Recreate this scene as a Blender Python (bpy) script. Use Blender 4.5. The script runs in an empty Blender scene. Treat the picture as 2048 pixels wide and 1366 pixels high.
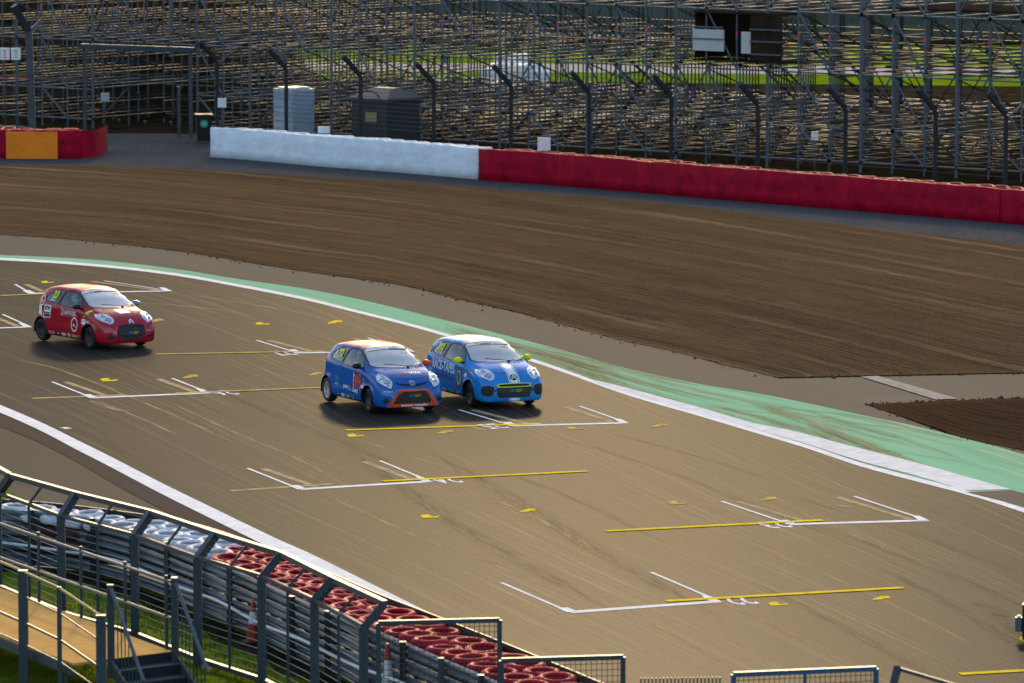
import bpy, bmesh, math, random
import numpy as np
from mathutils import Vector, Matrix
from mathutils.bvhtree import BVHTree
random.seed(7); rng = np.random.default_rng(7)
SC = bpy.context.scene
COL = SC.collection
R = math.radians
# ------------------------------------------------------------------ camera
FPX = 11377.8          # 200 mm lens on a 36 mm sensor, in photo pixels
HCAM = 15.47
PITCH = math.atan(1233.0 / FPX)
cam_d = bpy.data.cameras.new('camera'); cam_d.lens = 200.0; cam_d.sensor_width = 36.0
cam_d.clip_start = 0.5; cam_d.clip_end = 6000
cam = bpy.data.objects.new('camera', cam_d); COL.objects.link(cam)
cam.location = (0, 0, HCAM); cam.rotation_euler = (math.pi / 2 - PITCH, 0, 0)
SC.camera = cam
cam_d.dof.use_dof = True; cam_d.dof.focus_distance = 127.0; cam_d.dof.aperture_fstop = 2.8
# ------------------------------------------------------------------ sky, sun, exposure
SUN_EL, SUN_AZ = R(20), R(1.0)       # azimuth measured from +Y towards +X
world = bpy.data.worlds.new('World'); SC.world = world; world.use_nodes = True
wn = world.node_tree.nodes; wl = world.node_tree.links
sky = wn.new('ShaderNodeTexSky'); sky.sky_type = 'NISHITA'; sky.sun_disc = False
sky.sun_elevation = SUN_EL; sky.sun_rotation = SUN_AZ; sky.altitude = 150
sky.air_density = 1.0; sky.dust_density = 2.0; sky.ozone_density = 1.0
wn['Background'].inputs['Strength'].default_value = 0.15
wl.new(sky.outputs['Color'], wn['Background'].inputs['Color'])
sun_d = bpy.data.lights.new('sun', 'SUN'); sun_d.energy = 2.0; sun_d.angle = R(4.0); sun_d.color = (1.0, 0.70, 0.34)
sun = bpy.data.objects.new('sun', sun_d); COL.objects.link(sun)
_sd = Vector((math.sin(SUN_AZ) * math.cos(SUN_EL), math.cos(SUN_AZ) * math.cos(SUN_EL), math.sin(SUN_EL)))
sun.rotation_euler = _sd.to_track_quat('Z', 'Y').to_euler()
SC.view_settings.view_transform = 'Standard'; SC.view_settings.look = 'None'
SC.view_settings.exposure = 0.95; SC.view_settings.gamma = 1.0
SC.view_settings.use_curve_mapping = False

# ------------------------------------------------------------------ helpers
def G(u, v, h=0.0):
    """Where the sight line through photo pixel (u, v) meets height h."""
    d = Vector((u - 1024, FPX * math.cos(PITCH) + (683 - v) * math.sin(PITCH), -FPX * math.sin(PITCH) + (683 - v) * math.cos(PITCH)))
    return Vector((0, 0, HCAM)) + d * ((h - HCAM) / d.z)

def mat(name, col, rough=0.6, metal=0.0, spec=0.35, var=0.0, vscale=4.0, bump=0.0, bscale=30.0, coat=0.0, col2=None, stretch=(1, 1, 1), coords='Object', sheen=None):
    m = bpy.data.materials.new(name); m.use_nodes = True
    nt = m.node_tree; b = nt.nodes['Principled BSDF']
    b.inputs['Base Color'].default_value = (*col, 1); b.inputs['Roughness'].default_value = rough
    b.inputs['Metallic'].default_value = metal; b.inputs['Specular IOR Level'].default_value = spec
    if coat: b.inputs['Coat Weight'].default_value = coat; b.inputs['Coat Roughness'].default_value = 0.15
    if var or col2 or bump:
        tc = nt.nodes.new('ShaderNodeTexCoord'); mp = nt.nodes.new('ShaderNodeMapping')
        mp.inputs['Scale'].default_value = stretch
        nt.links.new(tc.outputs[coords], mp.inputs['Vector'])
    if var or col2:
        n = nt.nodes.new('ShaderNodeTexNoise'); n.inputs['Scale'].default_value = vscale; n.inputs['Detail'].default_value = 6
        n.inputs['Roughness'].default_value = 0.65
        nt.links.new(mp.outputs[0], n.inputs['Vector'])
        cr = nt.nodes.new('ShaderNodeValToRGB')
        a = col2 if col2 else tuple(max(0, c * (1 - var)) for c in col)
        bb = col if col2 else tuple(min(1, c * (1 + var)) for c in col)
        cr.color_ramp.elements[0].position = 0.32; cr.color_ramp.elements[1].position = 0.68
        cr.color_ramp.elements[0].color = (*a, 1); cr.color_ramp.elements[1].color = (*bb, 1)
        nt.links.new(n.outputs['Fac'], cr.inputs['Fac']); nt.links.new(cr.outputs[0], b.inputs['Base Color'])
    if bump:
        n2 = nt.nodes.new('ShaderNodeTexNoise'); n2.inputs['Scale'].default_value = bscale; n2.inputs['Detail'].default_value = 5
        nt.links.new(mp.outputs[0], n2.inputs['Vector'])
        bp = nt.nodes.new('ShaderNodeBump'); bp.inputs['Strength'].default_value = bump; bp.inputs['Distance'].default_value = 0.02
        nt.links.new(n2.outputs['Fac'], bp.inputs['Height']); nt.links.new(bp.outputs[0], b.inputs['Normal'])
    return m

def streak_mat(name, base, dark, light, rough, spec=0.5, along=0.04, across=3.0, fine=40.0, amount=1.0, bump=0.3, blotch=0.15, light_cut=(0.60, 0.78), dark_cut=(0.25, 0.48), grain=0.35, lines=0.0, line_scale=6.0, line_cut=(0.56, 0.68)):
    """Ground with wear running along the UV u direction (metres): light and dark streaks, blotches, grain."""
    m = bpy.data.materials.new(name); m.use_nodes = True
    nt = m.node_tree; b = nt.nodes['Principled BSDF']; N = nt.nodes.new; L = nt.links.new
    nt.nodes.remove(b); b = N('ShaderNodeBsdfDiffuse'); gl = N('ShaderNodeBsdfGlossy'); gl.inputs['Roughness'].default_value = rough; gl.inputs['Color'].default_value = (1, 1, 1, 1)
    mxs = N('ShaderNodeMixShader'); mxs.inputs[0].default_value = spec; L(b.outputs[0], mxs.inputs[1]); L(gl.outputs[0], mxs.inputs[2]); L(mxs.outputs[0], nt.nodes['Material Output'].inputs['Surface'])
    tc = N('ShaderNodeTexCoord')
    def noise(sc, scale=1.0, detail=5.0, ro=0.6):
        mp = N('ShaderNodeMapping'); mp.inputs['Scale'].default_value = sc; L(tc.outputs['UV'], mp.inputs['Vector'])
        n = N('ShaderNodeTexNoise'); n.inputs['Scale'].default_value = scale; n.inputs['Detail'].default_value = detail; n.inputs['Roughness'].default_value = ro
        L(mp.outputs[0], n.inputs['Vector']); return n.outputs['Fac']
    def ramp(f, a, c):
        r = N('ShaderNodeMapRange'); r.inputs['From Min'].default_value = a; r.inputs['From Max'].default_value = c
        L(f, r.inputs['Value']); return r.outputs[0]
    def mul(f, k):
        q = N('ShaderNodeMath'); q.operation = 'MULTIPLY'; q.inputs[1].default_value = k; L(f, q.inputs[0]); return q.outputs[0]
    def mulf(f, g):
        q = N('ShaderNodeMath'); q.operation = 'MULTIPLY'; L(f, q.inputs[0]); L(g, q.inputs[1]); return q.outputs[0]
    def mix(fac, c1, c2):
        q = N('ShaderNodeMix'); q.data_type = 'RGBA'; L(fac, q.inputs[0])
        for sock, c in ((q.inputs[6], c1), (q.inputs[7], c2)):
            if isinstance(c, tuple): sock.default_value = (*c, 1)
            else: L(c, sock)
        return q.outputs[2]
    s1 = noise((along, across, 1), 1.0, 6, 0.7); s2 = noise((along * 2.2, across * 2.7, 1), 1.0, 3, 0.5)
    bl = noise((0.10, 0.25, 1), 1.0, 4); gr = noise((fine, fine, 1), 1.0, 3, 0.8)
    c = mix(mul(mulf(ramp(s1, dark_cut[1], dark_cut[0]), ramp(bl, 0.35, 0.6)), amount), base, dark)
    c = mix(mul(mulf(ramp(s2, light_cut[0], light_cut[1]), ramp(bl, 0.62, 0.42)), amount), c, light)
    if lines:
        s3 = noise((along * 1.3, line_scale, 1), 1.0, 4, 0.75); bl2 = noise((0.07, 0.4, 1), 1.0, 2)
        c = mix(mul(mulf(ramp(s3, line_cut[0], line_cut[1]), ramp(bl2, 0.38, 0.6)), lines), c, light)
        c = mix(mul(ramp(s3, 0.44, 0.32), lines), c, dark)
    c = mix(mul(ramp(bl, 0.35, 0.7), blotch), c, tuple(x * 1.6 for x in base))
    c = mix(mul(ramp(gr, 0.5, 0.8), grain), c, tuple(x * 1.9 for x in base))
    c = mix(mul(ramp(gr, 0.5, 0.25), grain * 1.2), c, tuple(x * 0.35 for x in base))
    L(c, b.inputs['Color'])
    bp = N('ShaderNodeBump'); bp.inputs['Strength'].default_value = bump; bp.inputs['Distance'].default_value = 0.012
    L(gr, bp.inputs['Height']); L(bp.outputs[0], b.inputs['Normal']); L(bp.outputs[0], gl.inputs['Normal'])
    return m

def props(o, label=None, cat=None, group=None, kind=None):
    if label: o['label'] = label
    if cat: o['category'] = cat
    if group: o['group'] = group
    if kind: o['kind'] = kind
    return o

def empty(name, loc=(0, 0, 0), rz=0.0, **k):
    o = bpy.data.objects.new(name, None); o.empty_display_size = 0.2; COL.objects.link(o)
    o.location = loc; o.rotation_euler = (0, 0, rz); return props(o, **k)

class MB:
    """Collects shapes into one mesh."""
    def __init__(s): s.v = []; s.f = []; s.smooth = []
    def add(s, vs, fs, smooth=False):
        n = len(s.v); s.v += [tuple(x) for x in vs]; s.f += [tuple(i + n for i in f) for f in fs]; s.smooth += [smooth] * len(fs); return s
    def box(s, c, size, rz=0.0, ax=None):
        x, y, z = (k / 2 for k in size)
        M = Matrix.Rotation(rz, 3, 'Z') if ax is None else ax
        vs = [Vector(c) + M @ Vector((a, b, d)) for d in (-z, z) for b in (-y, y) for a in (-x, x)]
        return s.add(vs, [(0, 2, 3, 1), (4, 5, 7, 6), (0, 1, 5, 4), (2, 6, 7, 3), (0, 4, 6, 2), (1, 3, 7, 5)])
    def tube(s, p0, p1, r, n=6, r1=None, cap=True):
        p0 = Vector(p0); p1 = Vector(p1); q = (p1 - p0).to_track_quat('Z', 'Y'); r1 = r if r1 is None else r1
        vs = []
        for p, rr in ((p0, r), (p1, r1)):
            for i in range(n):
                a = 2 * math.pi * i / n; vs.append(p + q @ Vector((rr * math.cos(a), rr * math.sin(a), 0)))
        s.add(vs, [(i, (i + 1) % n, n + (i + 1) % n, n + i) for i in range(n)], n > 4)
        if cap: s.add([], []); k = len(s.v) - 2 * n; s.f += [tuple(k + i for i in reversed(range(n))), tuple(k + n + i for i in range(n))]; s.smooth += [False, False]
        return s
    def beam(s, p0, p1, w, h, up=(0, 0, 1)):
        p0 = Vector(p0); p1 = Vector(p1); d = (p1 - p0); l = d.length; d.normalize(); up = Vector(up)
        sd = d.cross(up)
        if sd.length < 1e-4: sd = d.cross(Vector((1, 0, 0)))
        sd.normalize(); u = sd.cross(d)
        vs = [p + sd * a * w / 2 + u * b * h / 2 for p in (p0, p1) for a, b in ((-1, -1), (1, -1), (1, 1), (-1, 1))]
        return s.add(vs, [(0, 1, 2, 3), (7, 6, 5, 4), (0, 4, 5, 1), (1, 5, 6, 2), (2, 6, 7, 3), (3, 7, 4, 0)])
    def lathe(s, prof, n=24, axis='Z', c=(0, 0, 0), close=False):
        vs = []
        for i in range(n):
            a = 2 * math.pi * i / n
            for r, z in prof:
                p = (r * math.cos(a), r * math.sin(a), z)
                if axis == 'Y': p = (p[0], p[2], p[1])
                if axis == 'X': p = (p[2], p[0], p[1])
                vs.append((p[0] + c[0], p[1] + c[1], p[2] + c[2]))
        k = len(prof); fs = []
        for i in range(n):
            for j in range(k if close else k - 1):
                a, b = i * k + j, i * k + (j + 1) % k; c2, d = ((i + 1) % n) * k + (j + 1) % k, ((i + 1) % n) * k + j
                fs.append((a, d, c2, b))
        return s.add(vs, fs, True)
    def prism(s, poly, z0, z1, f=lambda p: p):
        n = len(poly); vs = [f((x, y, z0)) for x, y in poly] + [f((x, y, z1)) for x, y in poly]
        return s.add(vs, [tuple(reversed(range(n))), tuple(range(n, 2 * n))] + [(i, (i + 1) % n, n + (i + 1) % n, n + i) for i in range(n)])
    def mesh(s, name):
        me = bpy.data.meshes.new(name); me.from_pydata([tuple(x) for x in s.v], [], s.f); me.update()
        if any(s.smooth): me.polygons.foreach_set('use_smooth', s.smooth)
        return me
    def build(s, name, m, parent=None, world=False):
        o = bpy.data.objects.new(name, s.mesh(name)); COL.objects.link(o); o.data.materials.append(m)
        if parent is not None:
            o.parent = parent
            if world: o.matrix_parent_inverse = basis(parent).inverted()
        return o
def basis(o):
    M = Matrix.LocRotScale(o.location, o.rotation_euler, o.scale)
    return M if o.parent is None else basis(o.parent) @ o.matrix_parent_inverse @ M
def inst(name, me, M, parent=None, m=None):
    o = bpy.data.objects.new(name, me); COL.objects.link(o)
    if parent is not None: o.parent = parent; o.matrix_parent_inverse = basis(parent).inverted()
    o.matrix_basis = M; return o
_tube_me = {}
def tube_part(name, p0, p1, r, m, parent, n=6):
    k = (m.name, n)
    if k not in _tube_me:
        me = MB().tube((0, 0, 0), (0, 0, 1), 1, n).mesh('tube'); me.materials.append(m); _tube_me[k] = me
    p0 = Vector(p0); p1 = Vector(p1); d = p1 - p0
    return inst(name, _tube_me[k], Matrix.LocRotScale(p0, d.to_track_quat('Z', 'Y'), Vector((r, r, d.length))), parent)
_box_me = {}
def beam_part(name, p0, p1, w, h, m, parent, up=(0, 0, 1)):
    if m.name not in _box_me:
        me = MB().box((0, 0, 0.5), (1, 1, 1)).mesh('beam'); me.materials.append(m); _box_me[m.name] = me
    p0 = Vector(p0); p1 = Vector(p1); d = p1 - p0; l = d.length; z = d / l; y = Vector(up)
    x = y.cross(z)
    if x.length < 1e-4: x = Vector((1, 0, 0)).cross(z)
    x.normalize(); y = z.cross(x)
    M = Matrix(((x.x * w, y.x * h, z.x * l, p0.x), (x.y * w, y.y * h, z.y * l, p0.y), (x.z * w, y.z * h, z.z * l, p0.z), (0, 0, 0, 1)))
    return inst(name, _box_me[m.name], M, parent)
def resample(pts, n):
    P = np.array([tuple(p) for p in pts], float)
    # Catmull-Rom through the points, then even arc length
    Q = np.vstack([2 * P[0] - P[1], P, 2 * P[-1] - P[-2]]); out = []
    for i in range(1, len(Q) - 2):
        t = np.linspace(0, 1, 24, endpoint=False)[:, None]; a, b, c, d = Q[i - 1], Q[i], Q[i + 1], Q[i + 2]
        out.append(0.5 * (2 * b + (c - a) * t + (2 * a - 5 * b + 4 * c - d) * t ** 2 + (3 * b - a - 3 * c + d) * t ** 3))
    C = np.vstack(out + [P[-1:]]); s = np.r_[0, np.cumsum(np.linalg.norm(np.diff(C, axis=0), axis=1))]
    q = np.linspace(0, s[-1], n); return np.stack([np.interp(q, s, C[:, k]) for k in range(3)], 1)
def grid_obj(name, P, m, parent=None, kind=None, smooth=True):
    """P[nu, nv, 3] -> mesh with metric UVs."""
    nu, nv, _ = P.shape
    me = bpy.data.meshes.new(name)
    idx = np.arange(nu * nv).reshape(nu, nv)
    F = np.stack([idx[:-1, :-1], idx[1:, :-1], idx[1:, 1:], idx[:-1, 1:]], -1).reshape(-1, 4)
    a = P[1, 0] - P[0, 0]; b = P[0, 1] - P[0, 0]
    if np.cross(a, b)[2] < 0: F = F[:, ::-1]
    me.from_pydata(P.reshape(-1, 3).tolist(), [], F.tolist()); me.update()
    mid = P[:, nv // 2]; U = np.r_[0, np.cumsum(np.linalg.norm(np.diff(mid, axis=0), axis=1))]
    V = np.concatenate([np.zeros((nu, 1)), np.cumsum(np.linalg.norm(np.diff(P[:, :, :2], axis=1), axis=2), axis=1)], 1)
    uv = np.stack([np.repeat(U[:, None], nv, 1), V], -1).reshape(-1, 2)
    lay = me.uv_layers.new(name='UVMap'); li = np.empty(len(me.loops), int); me.loops.foreach_get('vertex_index', li)
    lay.data.foreach_set('uv', uv[li].astype(np.float32).ravel())
    if smooth: me.polygons.foreach_set('use_smooth', [True] * len(me.polygons))
    o = bpy.data.objects.new(name, me); COL.objects.link(o); me.materials.append(m)
    if parent is not None: o.parent = parent
    return props(o, kind=kind)
def loft(A, B, nu, nv, z=0.0):
    a = resample(A, nu); b = resample(B, nu); t = np.linspace(0, 1, nv)[None, :, None]
    P = a[:, None] * (1 - t) + b[:, None] * t; P[:, :, 2] = z; return P
def GP(pts, h=0.0): return [G(u, v, h) for u, v in pts]
def sheet(name, pts, z, m, parent=None, kind=None):
    """flat polygon of world points"""
    bm = bmesh.new(); f = bm.faces.new([bm.verts.new((p[0], p[1], z)) for p in pts])
    bmesh.ops.recalc_face_normals(bm, faces=bm.faces)
    if f.normal.z < 0: f.normal_flip()
    uv = bm.loops.layers.uv.new('UVMap')
    for l in f.loops: l[uv].uv = (l.vert.co.x, l.vert.co.y)
    me = bpy.data.meshes.new(name); bm.to_mesh(me); bm.free(); me.materials.append(m)
    o = bpy.data.objects.new(name, me); COL.objects.link(o)
    if parent is not None: o.parent = parent
    return props(o, kind=kind)
# ------------------------------------------------------------------ materials
M_asph = streak_mat('asphalt', (0.034, 0.0315, 0.027), (0.015, 0.0138, 0.012), (0.165, 0.135, 0.085), 0.34, 0.0062, fine=10.0, along=0.035, across=2.2, amount=0.9, blotch=0.35, lines=0.75, line_scale=6.0, line_cut=(0.54, 0.66), grain=0.7, light_cut=(0.58, 0.72))
M_run = streak_mat('runoff_tarmac', (0.070, 0.066, 0.060), (0.034, 0.031, 0.028), (0.12, 0.10, 0.07), 0.6, 0.012, along=0.1, across=1.0, amount=0.6, blotch=0.3)
M_verge = streak_mat('verge_tarmac', (0.052, 0.047, 0.038), (0.028, 0.025, 0.02), (0.09, 0.076, 0.055), 0.6, 0.012, along=0.1, across=0.7, amount=0.6, blotch=0.3)
M_strip = streak_mat('dirty_concrete', (0.080, 0.062, 0.050), (0.032, 0.024, 0.02), (0.14, 0.11, 0.085), 0.7, 0.005, along=1.2, across=2.5, amount=0.9, grain=0.5)
M_dirt = streak_mat('tilled_clay', (0.084, 0.055, 0.030), (0.020, 0.013, 0.007), (0.21, 0.145, 0.08), 0.8, 0.0, along=0.014, across=0.28, fine=8.0, amount=1.0, lines=0.45, line_scale=2.6, bump=0.8, blotch=0.75, grain=0.55, light_cut=(0.5, 0.68))
M_dirt_dark = streak_mat('dark_tilled_clay', (0.062, 0.036, 0.020), (0.03, 0.018, 0.01), (0.12, 0.075, 0.04), 0.8, 0.0, along=0.05, across=1.0, fine=9.0, amount=0.7, bump=0.8, grain=0.5)
M_gravel = mat('grey_gravel', (0.085, 0.085, 0.085), 0.9, spec=0.0, var=0.5, vscale=14, bump=0.8, bscale=40, coords='Object')
M_yard = mat('yard_soil', (0.03, 0.022, 0.012), 0.95, spec=0.0, var=0.6, vscale=1.2, bump=0.6, bscale=9)
M_grass = mat('mown_grass', (0.13, 0.20, 0.008), 0.8, spec=0.0, var=0.4, vscale=0.8, bump=0.7, bscale=40)
M_grass_near = mat('short_grass', (0.12, 0.165, 0.012), 0.85, spec=0.0, var=0.45, vscale=1.5, bump=0.9, bscale=45)
M_path = mat('pale_path', (0.38, 0.36, 0.32), 0.85, spec=0.0, var=0.2, vscale=1.0)
def paint(name, c, worn=0.25): return mat(name, c, 0.8, spec=0.0, var=worn, vscale=3.0, bump=0.15, bscale=60)
M_white = paint('white_paint', (0.74, 0.75, 0.77), 0.14)
M_kerbw = paint('white_kerb_paint', (0.66, 0.67, 0.69), 0.16)
M_green = streak_mat('green_paint', (0.17, 0.38, 0.25), (0.07, 0.21, 0.13), (0.44, 0.46, 0.26), 0.6, 0.004, along=0.13, across=1.1, fine=30.0, amount=0.8, light_cut=(0.47, 0.66), dark_cut=(0.3, 0.5), lines=0.5, line_scale=3.5, grain=0.25, blotch=0.5)
M_green2 = mat('worn_green_paint', (0.42, 0.43, 0.15), 0.7, spec=0.0, col2=(0.22, 0.40, 0.2), vscale=2.0)
M_yellow = paint('yellow_paint', (0.72, 0.54, 0.03), 0.25)
M_old = mat('faded_line_paint', (0.40, 0.31, 0.185), 0.8, spec=0.0, var=0.3, vscale=2.5)
M_oldy = mat('faded_yellow_paint', (0.48, 0.36, 0.11), 0.8, spec=0.0, var=0.3, vscale=2.5)
M_conc = mat('pale_concrete', (0.33, 0.30, 0.26), 0.85, spec=0.0, var=0.2, vscale=2.0)
M_rubber = mat('tyre_mark', (0.026, 0.022, 0.019), 0.75, spec=0.0, var=0.3, vscale=3)
M_galv = mat('galvanised_steel', (0.10, 0.125, 0.15), 0.5, metal=0.0, spec=0.15, var=0.25, vscale=6)
M_galv_d = mat('weathered_steel', (0.06, 0.072, 0.082), 0.55, metal=0.0, spec=0.2, var=0.3, vscale=5)
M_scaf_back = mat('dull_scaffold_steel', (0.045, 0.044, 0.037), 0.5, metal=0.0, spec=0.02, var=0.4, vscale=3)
M_plank = mat('scaffold_plank', (0.115, 0.095, 0.065), 0.8, spec=0.0, var=0.4, vscale=4)
M_post = mat('dark_fence_post', (0.022, 0.026, 0.03), 0.5, metal=0.0, spec=0.15, var=0.3, vscale=6)
M_fence = mat('slate_painted_steel', (0.04, 0.056, 0.07), 0.5, metal=0.0, spec=0.18, var=0.25, vscale=7, bump=0.1)
M_wire = mat('wire', (0.09, 0.09, 0.085), 0.5, metal=0.5)
M_wire_n = mat('near_wire', (0.2, 0.2, 0.19), 0.45, metal=0.6)
M_red = mat('red_belt', (0.36, 0.004, 0.024), 0.6, spec=0.06, var=0.34, vscale=2.2, bump=0.35, bscale=7)
M_wbelt = mat('white_belt', (0.78, 0.83, 0.89), 0.6, spec=0.1, var=0.13, vscale=1.6, bump=0.5, bscale=5, stretch=(1, 1, 2.5))
M_rtyre = mat('red_painted_tyre', (0.42, 0.014, 0.038), 0.6, spec=0.02, var=0.3, vscale=5, bump=0.3, bscale=20)
M_wtyre = mat('white_painted_tyre', (0.58, 0.63, 0.70), 0.6, spec=0.02, var=0.18, vscale=5, bump=0.3, bscale=20)
M_black = mat('black_rubber', (0.014, 0.013, 0.013), 0.6, var=0.3, vscale=8)
M_blackp = mat('black_plastic', (0.016, 0.016, 0.018), 0.4, var=0.2, vscale=10)
M_orange = mat('orange_board', (0.95, 0.235, 0.02), 0.5, spec=0.1, var=0.12, vscale=2)
M_sign = mat('white_sign', (0.72, 0.74, 0.76), 0.5, var=0.1, vscale=6)
M_deck = mat('plywood_deck', (0.58, 0.35, 0.12), 0.8, spec=0.0, var=0.2, vscale=3, stretch=(1, 8, 1), bump=0.15, bscale=20)
M_loo = mat('grey_plastic_cabin', (0.30, 0.36, 0.42), 0.45, var=0.1, vscale=3)
M_loo2 = mat('pale_plastic_panel', (0.42, 0.48, 0.54), 0.45, var=0.1, vscale=3)
M_hut = mat('charcoal_hut', (0.028, 0.031, 0.033), 0.55, var=0.2, vscale=3)
M_hutroof = mat('hut_roof', (0.05, 0.055, 0.06), 0.6, var=0.2, vscale=3)
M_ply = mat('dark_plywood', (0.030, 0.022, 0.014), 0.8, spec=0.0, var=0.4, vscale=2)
M_panelw = mat('pale_board', (0.50, 0.50, 0.49), 0.6, var=0.1, vscale=3)
M_stickr = mat('red_sticker', (0.55, 0.06, 0.06), 0.5); M_stickb = mat('blue_sticker', (0.03, 0.12, 0.42), 0.5)
M_corr = mat('weathered_sheet', (0.10, 0.11, 0.085), 0.7, spec=0.0, var=0.35, vscale=1.5)
M_bag = mat('white_bulk_bag', (0.85, 0.83, 0.76), 0.75, spec=0.05, var=0.12, vscale=3, bump=0.5, bscale=6)
M_bagp = mat('pink_bulk_bag', (0.66, 0.52, 0.47), 0.75, var=0.12, vscale=3)
M_cone = mat('orange_cone', (0.36, 0.025, 0.012), 0.45, var=0.15, vscale=6)
M_greens = mat('green_sticker', (0.02, 0.38, 0.2), 0.5)
M_bluef = mat('blue_steel', (0.035, 0.085, 0.16), 0.5, metal=0.0, spec=0.2, var=0.2, vscale=6)
M_rope = mat('yellow_rope', (0.45, 0.33, 0.12), 0.7, var=0.3, vscale=20)

# ------------------------------------------------------------------ ground and track
big = 2500
ground = sheet('ground', [(-big, -200), (big, -200), (big, 2 * big), (-big, 2 * big)], -0.16, mat('far_ground', (0.06, 0.07, 0.02), 0.95, var=0.4, vscale=0.05), kind='structure')
FAR = [(-900, 498), (-400, 505), (0, 519), (200, 532.5), (350, 550), (475, 572), (600, 596.5), (700, 621), (800, 646), (890, 671), (1056, 720), (1131, 745), (1254, 789), (1398, 831), (1505, 863), (1612, 895), (1719, 931), (1826, 960), (1933, 988), (2048, 1024), (2500, 1180)]
NEAR = [(-1500, 480), (-900, 545), (-400, 655), (0, 810), (171, 888.5), (325, 967), (444, 1025), (554, 1078), (628, 1111), (781, 1187), (882, 1237), (1300, 1440), (1900, 1740)]
track = grid_obj('race_track', loft(GP(NEAR), GP(FAR), 220, 40, 0.0), M_asph, kind='structure')
GREEN = [(-900, 492), (-400, 498), (0, 510), (200, 520.5), (350, 538), (475, 558), (600, 576), (700, 595), (800, 618), (900, 643), (1024, 674), (1131, 702), (1238, 733), (1398, 768), (1505, 785), (1612, 806), (1719, 829), (1826, 851), (1933, 878), (2048, 909), (2500, 1045)]
DIRT_IN = [(-900, 440), (-400, 452), (0, 469), (175, 482), (350, 501), (500, 525), (625, 545), (750, 562), (850, 580), (925, 600), (1024, 622), (1131, 650), (1238, 679), (1345, 702), (1451, 730), (1558, 756)]
DIRT_OUT = [(-900, 322), (-400, 326), (0, 330), (200, 331), (400, 339), (600, 352), (800, 362), (1024, 381), (1291, 402), (1558, 434), (1826, 466), (2048, 490), (2500, 545)]
runoff = grid_obj('runoff', loft(GP(FAR), GP(DIRT_IN + [(1729, 808), (1826, 842), (1933, 878), (2048, 901), (2500, 1000)]), 160, 24, -0.012), M_run, kind='structure')
apron = sheet('apron', GP([(1400, 715), (1558, 752), (2700, 690), (2700, 1200), (2048, 905), (1729, 812), (1500, 790)]), -0.02, M_run, kind='structure')
verge = grid_obj('verge', loft(GP([(-1500, 500), (-900, 640), (-400, 820), (0, 1020), (200, 1045), (420, 1100), (600, 1180), (900, 1320), (1300, 1520), (1900, 1820)]), GP(NEAR), 120, 16, -0.012), M_verge, kind='structure')
# the tilled clay bed, with harrow furrows as real relief
DI = DIRT_IN + [(1729, 808), (1826, 841), (1933, 877), (2048, 901), (2500, 1010)]
P = loft(GP(DI), GP(DIRT_OUT), 260, 430, 0.0)
nu, nv, _ = P.shape
tt = np.linspace(0, 1, nv)[None, :]; uu = np.linspace(0, 1, nu)[:, None]
def vnoise(nu, nv, cu, cv):
    g = rng.normal(size=(cu + 2, cv + 2)); x = np.linspace(0, cu, nu); y = np.linspace(0, cv, nv)
    xi = np.minimum(x.astype(int), cu); yi = np.minimum(y.astype(int), cv); fx = (x - xi)[:, None]; fy = (y - yi)[None, :]
    fx = fx * fx * (3 - 2 * fx); fy = fy * fy * (3 - 2 * fy)
    a = g[np.ix_(xi, yi)]; b = g[np.ix_(xi + 1, yi)]; c = g[np.ix_(xi, yi + 1)]; d = g[np.ix_(xi + 1, yi + 1)]
    return (a * (1 - fx) + b * fx) * (1 - fy) + (c * (1 - fx) + d * fx) * fy
W = np.linalg.norm(P[:, -1, :2] - P[:, 0, :2], axis=1)[:, None]
dist = tt * W
amp = 0.006 + 0.030 * np.clip(uu * 2.2 - 0.95, 0, 1) * np.clip(1.25 - tt * 1.1, 0.12, 1)
q0, q1, q2, q3 = G(1558, 755), G(2048, 745), G(1729, 809), G(2048, 795)
def ldist(a, b): d = (b - a).normalized(); return np.where(P[:, :, 0] > min(q0.x, a.x) - 1.0, np.abs(d.x * (P[:, :, 1] - a.y) - d.y * (P[:, :, 0] - a.x)), 9.0)
ease = np.clip(np.minimum(np.minimum(dist / 1.2, (W - dist) / 1.2), np.minimum(ldist(q0, q1), ldist(q2, q3)) / 0.9), 0, 1)
P[:, :, 2] = 0.002 + ease * (0.024 + amp * np.sin(dist * 2 * math.pi / 0.62 + 1.2 * vnoise(nu, nv, 12, 30)) + 0.008 * vnoise(nu, nv, 80, 200) + 0.014 * vnoise(nu, nv, 8, 26))
P[:, :, 2] = np.maximum(P[:, :, 2], -0.007)
P[:, 0, :2] += rng.normal(size=(nu, 2)) * 0.05; P[:, :1, 2] = -0.011
dirt = grid_obj('dirt_bed', P, M_dirt, kind='structure')
clay = grid_obj('clay_bed', P, M_dirt_dark, kind='structure')
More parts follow.
